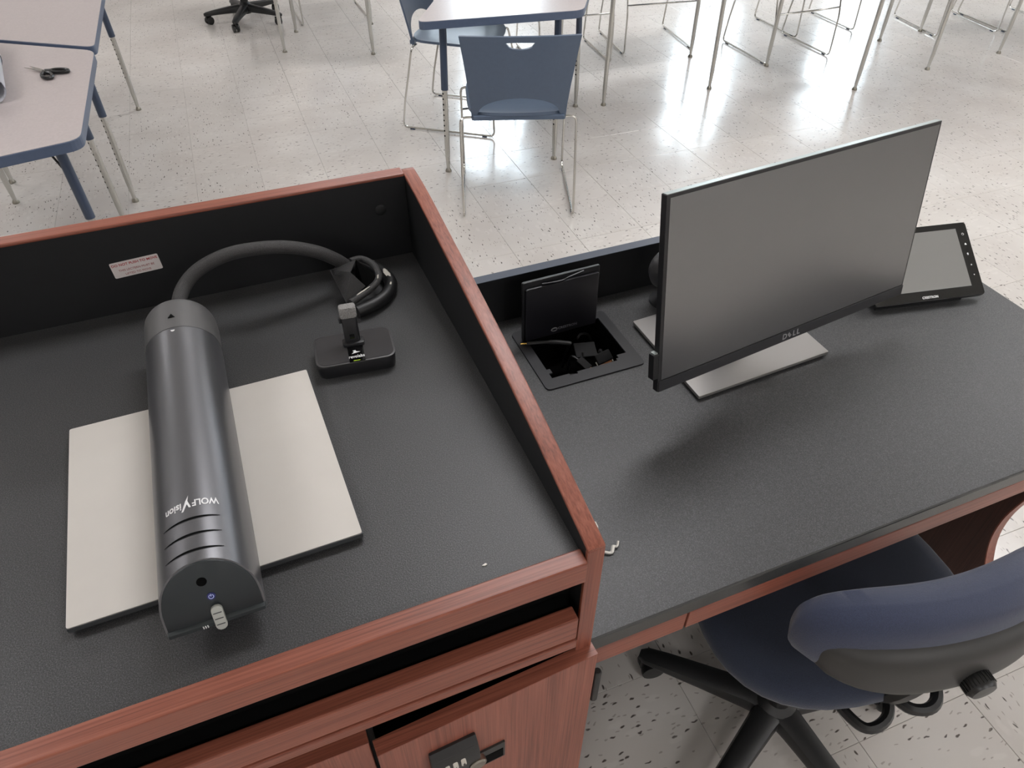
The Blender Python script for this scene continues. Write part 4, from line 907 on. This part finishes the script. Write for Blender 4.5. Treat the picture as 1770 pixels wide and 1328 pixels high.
# ------------------------------------------------------------------ student tables
def make_table(label, corners, legs, height=0.72, r=0.04, brace=None, zu=0.40):
    cx = sum(c[0] for c in corners) / len(corners); cy = sum(c[1] for c in corners) / len(corners)
    t = thing('student_table', label, 'table', (cx, cy, 0), 0, 'student tables'); loc = [(x - cx, y - cy) for x, y in corners]
    P = rounded_poly(loc, r, 6)
    tp = obj('tabletop', flat_plate([(x * 0.996, y * 0.996) for x, y in P], height - 0.004, height), 'tabletop', t)
    obj('edge_band', flat_plate(P, height - 0.034, height - 0.0012, 0.002), 'edgeblue', t)
    for n_leg, (x, y) in enumerate(legs):
        lx_, ly_ = x - cx, y - cy; o2 = Vector((lx_, ly_, 0)).normalized() * 0.02
        bm = bmesh.new(); tube(bm, [(lx_ - o2.x, ly_ - o2.y, height - 0.034), (lx_ - o2.x * 0.35, ly_ - o2.y * 0.35, zu)], 0.0165, 12); lg = obj('leg', bm, 'tubeblue', t, True)
        bm = bmesh.new(); tube(bm, [(lx_ - o2.x * 0.4, ly_ - o2.y * 0.4, zu + 0.04), (lx_, ly_, 0.10), (lx_, ly_, 0.016)], [0.0125, 0.0125, 0.0085], 12); obj('leg_extension', bm, 'steel', lg, True)
        bm = bmesh.new(); lathe(bm, [(0.0155, 0.0), (0.0155, 0.006), (0.010, 0.016), (0.005, 0.022)], (lx_, ly_, 0), 'z', 14); obj('foot_glide', bm, 'glide', lg, True)
        if zu > 0.5 and n_leg != 2: continue
        bm = bmesh.new()
        for k in range(9):
            f = k / 8; z = zu - 0.015 - 0.2 * f; ox = lx_ - o2.x * 0.4 * (z - 0.1) / (zu - 0.06); oy = ly_ - o2.y * 0.4 * (z - 0.1) / (zu - 0.06)
            for a in (210,): lathe(bm, [(0.0042, 0.0), (0.0042, 0.0008)], (0, 0, 0), 'z', 8)
            m = frame_matrix((ox + 0.0121 * math.cos(R(205)), oy + 0.0121 * math.sin(R(205)), z), (-math.sin(R(205)), math.cos(R(205)), 0), (0, 0, 1), (math.cos(R(205)), math.sin(R(205)), 0))
            new = [v for v in bm.verts if not v.tag]
            bmesh.ops.transform(bm, matrix=m, verts=new)
            for v in bm.verts: v.tag = True
        obj('adjusting_holes', bm, 'void', lg)
    if brace:
        a, b = brace; obj('brace', tb([(a[0] - cx, a[1] - cy, a[2]), (b[0] - cx, b[1] - cy, b[2])], 0.004, 6), 'castor', t)
    return t
make_table('grey topped student table whose corner points at the lectern, behind the nearest blue chair', [(0.865, 3.205), (1.605, 3.105), (2.03, 3.79), (1.70, 4.62)], [(0.985, 3.26), (1.53, 3.19), (1.93, 3.765), (1.63, 4.40)], r=0.05)
make_table('pinkish grey student table at the left, nearest the lectern, holding the scissors', [(-0.415, 2.475), (-0.388, 3.325), (-1.08, 3.79), (-1.25, 2.30)], [(-0.50, 2.60), (-0.515, 3.30), (-0.985, 3.70), (-1.12, 2.48)], r=0.045, brace=((-0.56, 2.62, 0.69), (-0.515, 2.61, 0.56)))
make_table('pinkish grey student table at far left, behind the one with the scissors', [(-0.39, 3.365), (-0.345, 4.85), (-1.05, 5.35), (-1.10, 3.84)], [(-0.47, 3.51), (-0.43, 4.65), (-0.98, 5.12), (-1.02, 3.93)], r=0.045)
make_table('student table right of the centre table, only its chrome legs in view', [(2.045, 3.60), (2.92, 3.60), (3.12, 4.34), (1.98, 4.36)], [(2.09, 3.72), (2.81, 3.71), (3.01, 4.24), (2.06, 4.28)], zu=0.57)
make_table('student table beyond the monitor, only its chrome legs in view', [(3.52, 3.27), (4.42, 3.36), (4.55, 4.13), (3.28, 4.01)], [(3.63, 3.37), (4.31, 3.47), (4.43, 4.03), (3.38, 3.91)], zu=0.57)
make_table('student table at the far right edge, two chrome legs in view', [(4.90, 3.42), (5.85, 3.45), (6.05, 4.2), (4.75, 4.2)], [(5.00, 3.53), (5.76, 3.56), (5.93, 4.09), (4.86, 4.09)], zu=0.57)
make_table('student table at far left centre beside the task chair, only chrome legs in view', [(0.40, 5.22), (1.17, 4.97), (1.30, 5.79), (0.58, 5.84)], [(0.51, 5.33), (1.055, 5.07), (1.20, 5.71), (0.655, 5.73)], zu=0.57)

# rolled paper and scissors on the left table
PR = thing('paper_roll', 'white rolled paper with a rubber band on the left table', 'paper roll', (-0.69, 3.0, 0.72), world=True)
pa, pb = Vector((-0.682, 2.865, 0.7700)), Vector((-0.765, 3.47, 0.7700)); ax = (pb - pa).normalized(); sx_ = ax.cross(Vector((0, 0, 1))).normalized(); uz = Vector((0, 0, 1))
def spiral(rad0, rad1, turns, a0, start, length, n=72):
    bm = bmesh.new(); A, B = [], []
    for k in range(n + 1):
        f = k / n; a = a0 + 2 * PI * turns * f; r = rad0 + (rad1 - rad0) * f; off = sx_ * (r * math.cos(a)) + uz * (r * math.sin(a))
        A.append(bm.verts.new(start + off)); B.append(bm.verts.new(start + ax * length + off))
    for k in range(n): bm.faces.new((A[k], A[k + 1], B[k + 1], B[k]))
    bmesh.ops.solidify(bm, geom=bm.faces[:], thickness=0.0008); return bm
obj('sheet', spiral(0.043, 0.0475, 2.0, R(20), pa, 0.61), 'paper', PR, True)
ring = [pa + ax * 0.33 + sx_ * 0.0488 * math.cos(2 * PI * k / 24) + uz * (0.0488 * math.sin(2 * PI * k / 24)) for k in range(24)]
obj('rubber_band', tb(ring, 0.0016, 6, closed=True), 'rubber', PR, True)
SX = thing('scissors', 'black handled scissors lying open on the left table', 'scissors', (-0.553, 3.13, 0.72), R(-48))
for s, ang in ((-1, -7), (1, 7)):
    bm = bmesh.new(); prism(bm, [(-0.012, -0.006, 0), (0.02, -0.008, 0), (-0.085, 0.001, 0), (-0.085, 0.0, 0)], (0, 0, 0.0016)) if False else prism(bm, [(-0.088, 0.0, 0), (-0.04, -0.0065, 0), (0.012, -0.0075, 0), (0.012, 0.0055, 0), (-0.04, 0.0035, 0)], (0, 0, 0.0016))
    xf(bm, Matrix.Translation((0, 0, 0.007 + 0.0009 * s)) @ Matrix.Rotation(R(ang), 4, 'Z') @ Matrix.Scale(s, 4, (0, 1, 0))); obj('blade', bm, 'steel', SX)
    loopc = Vector((0.052, 0.026 * s, 0.0075)); pts = [loopc + Vector((0.030 * math.cos(a) , 0.017 * math.sin(a) + 0.010 * s * math.cos(a), 0)) for a in [2 * PI * k / 20 for k in range(20)]]
    bm = tb(pts, 0.0062, 8, closed=True); tube(bm, [(0.006, 0.003 * s, 0.0075), (0.026, 0.016 * s, 0.0075)], [0.006, 0.0065], 8); obj('handle', bm, 'castor', SX, True)
bm = bmesh.new(); lathe(bm, [(0.004, 0.005), (0.004, 0.0105)], (0, 0, 0), 'z', 12); obj('pivot_screw', bm, 'steel', SX)

# ------------------------------------------------------------------ tidy up helper properties
for o in bpy.data.objects:
    if '_world' in o: del o['_world']
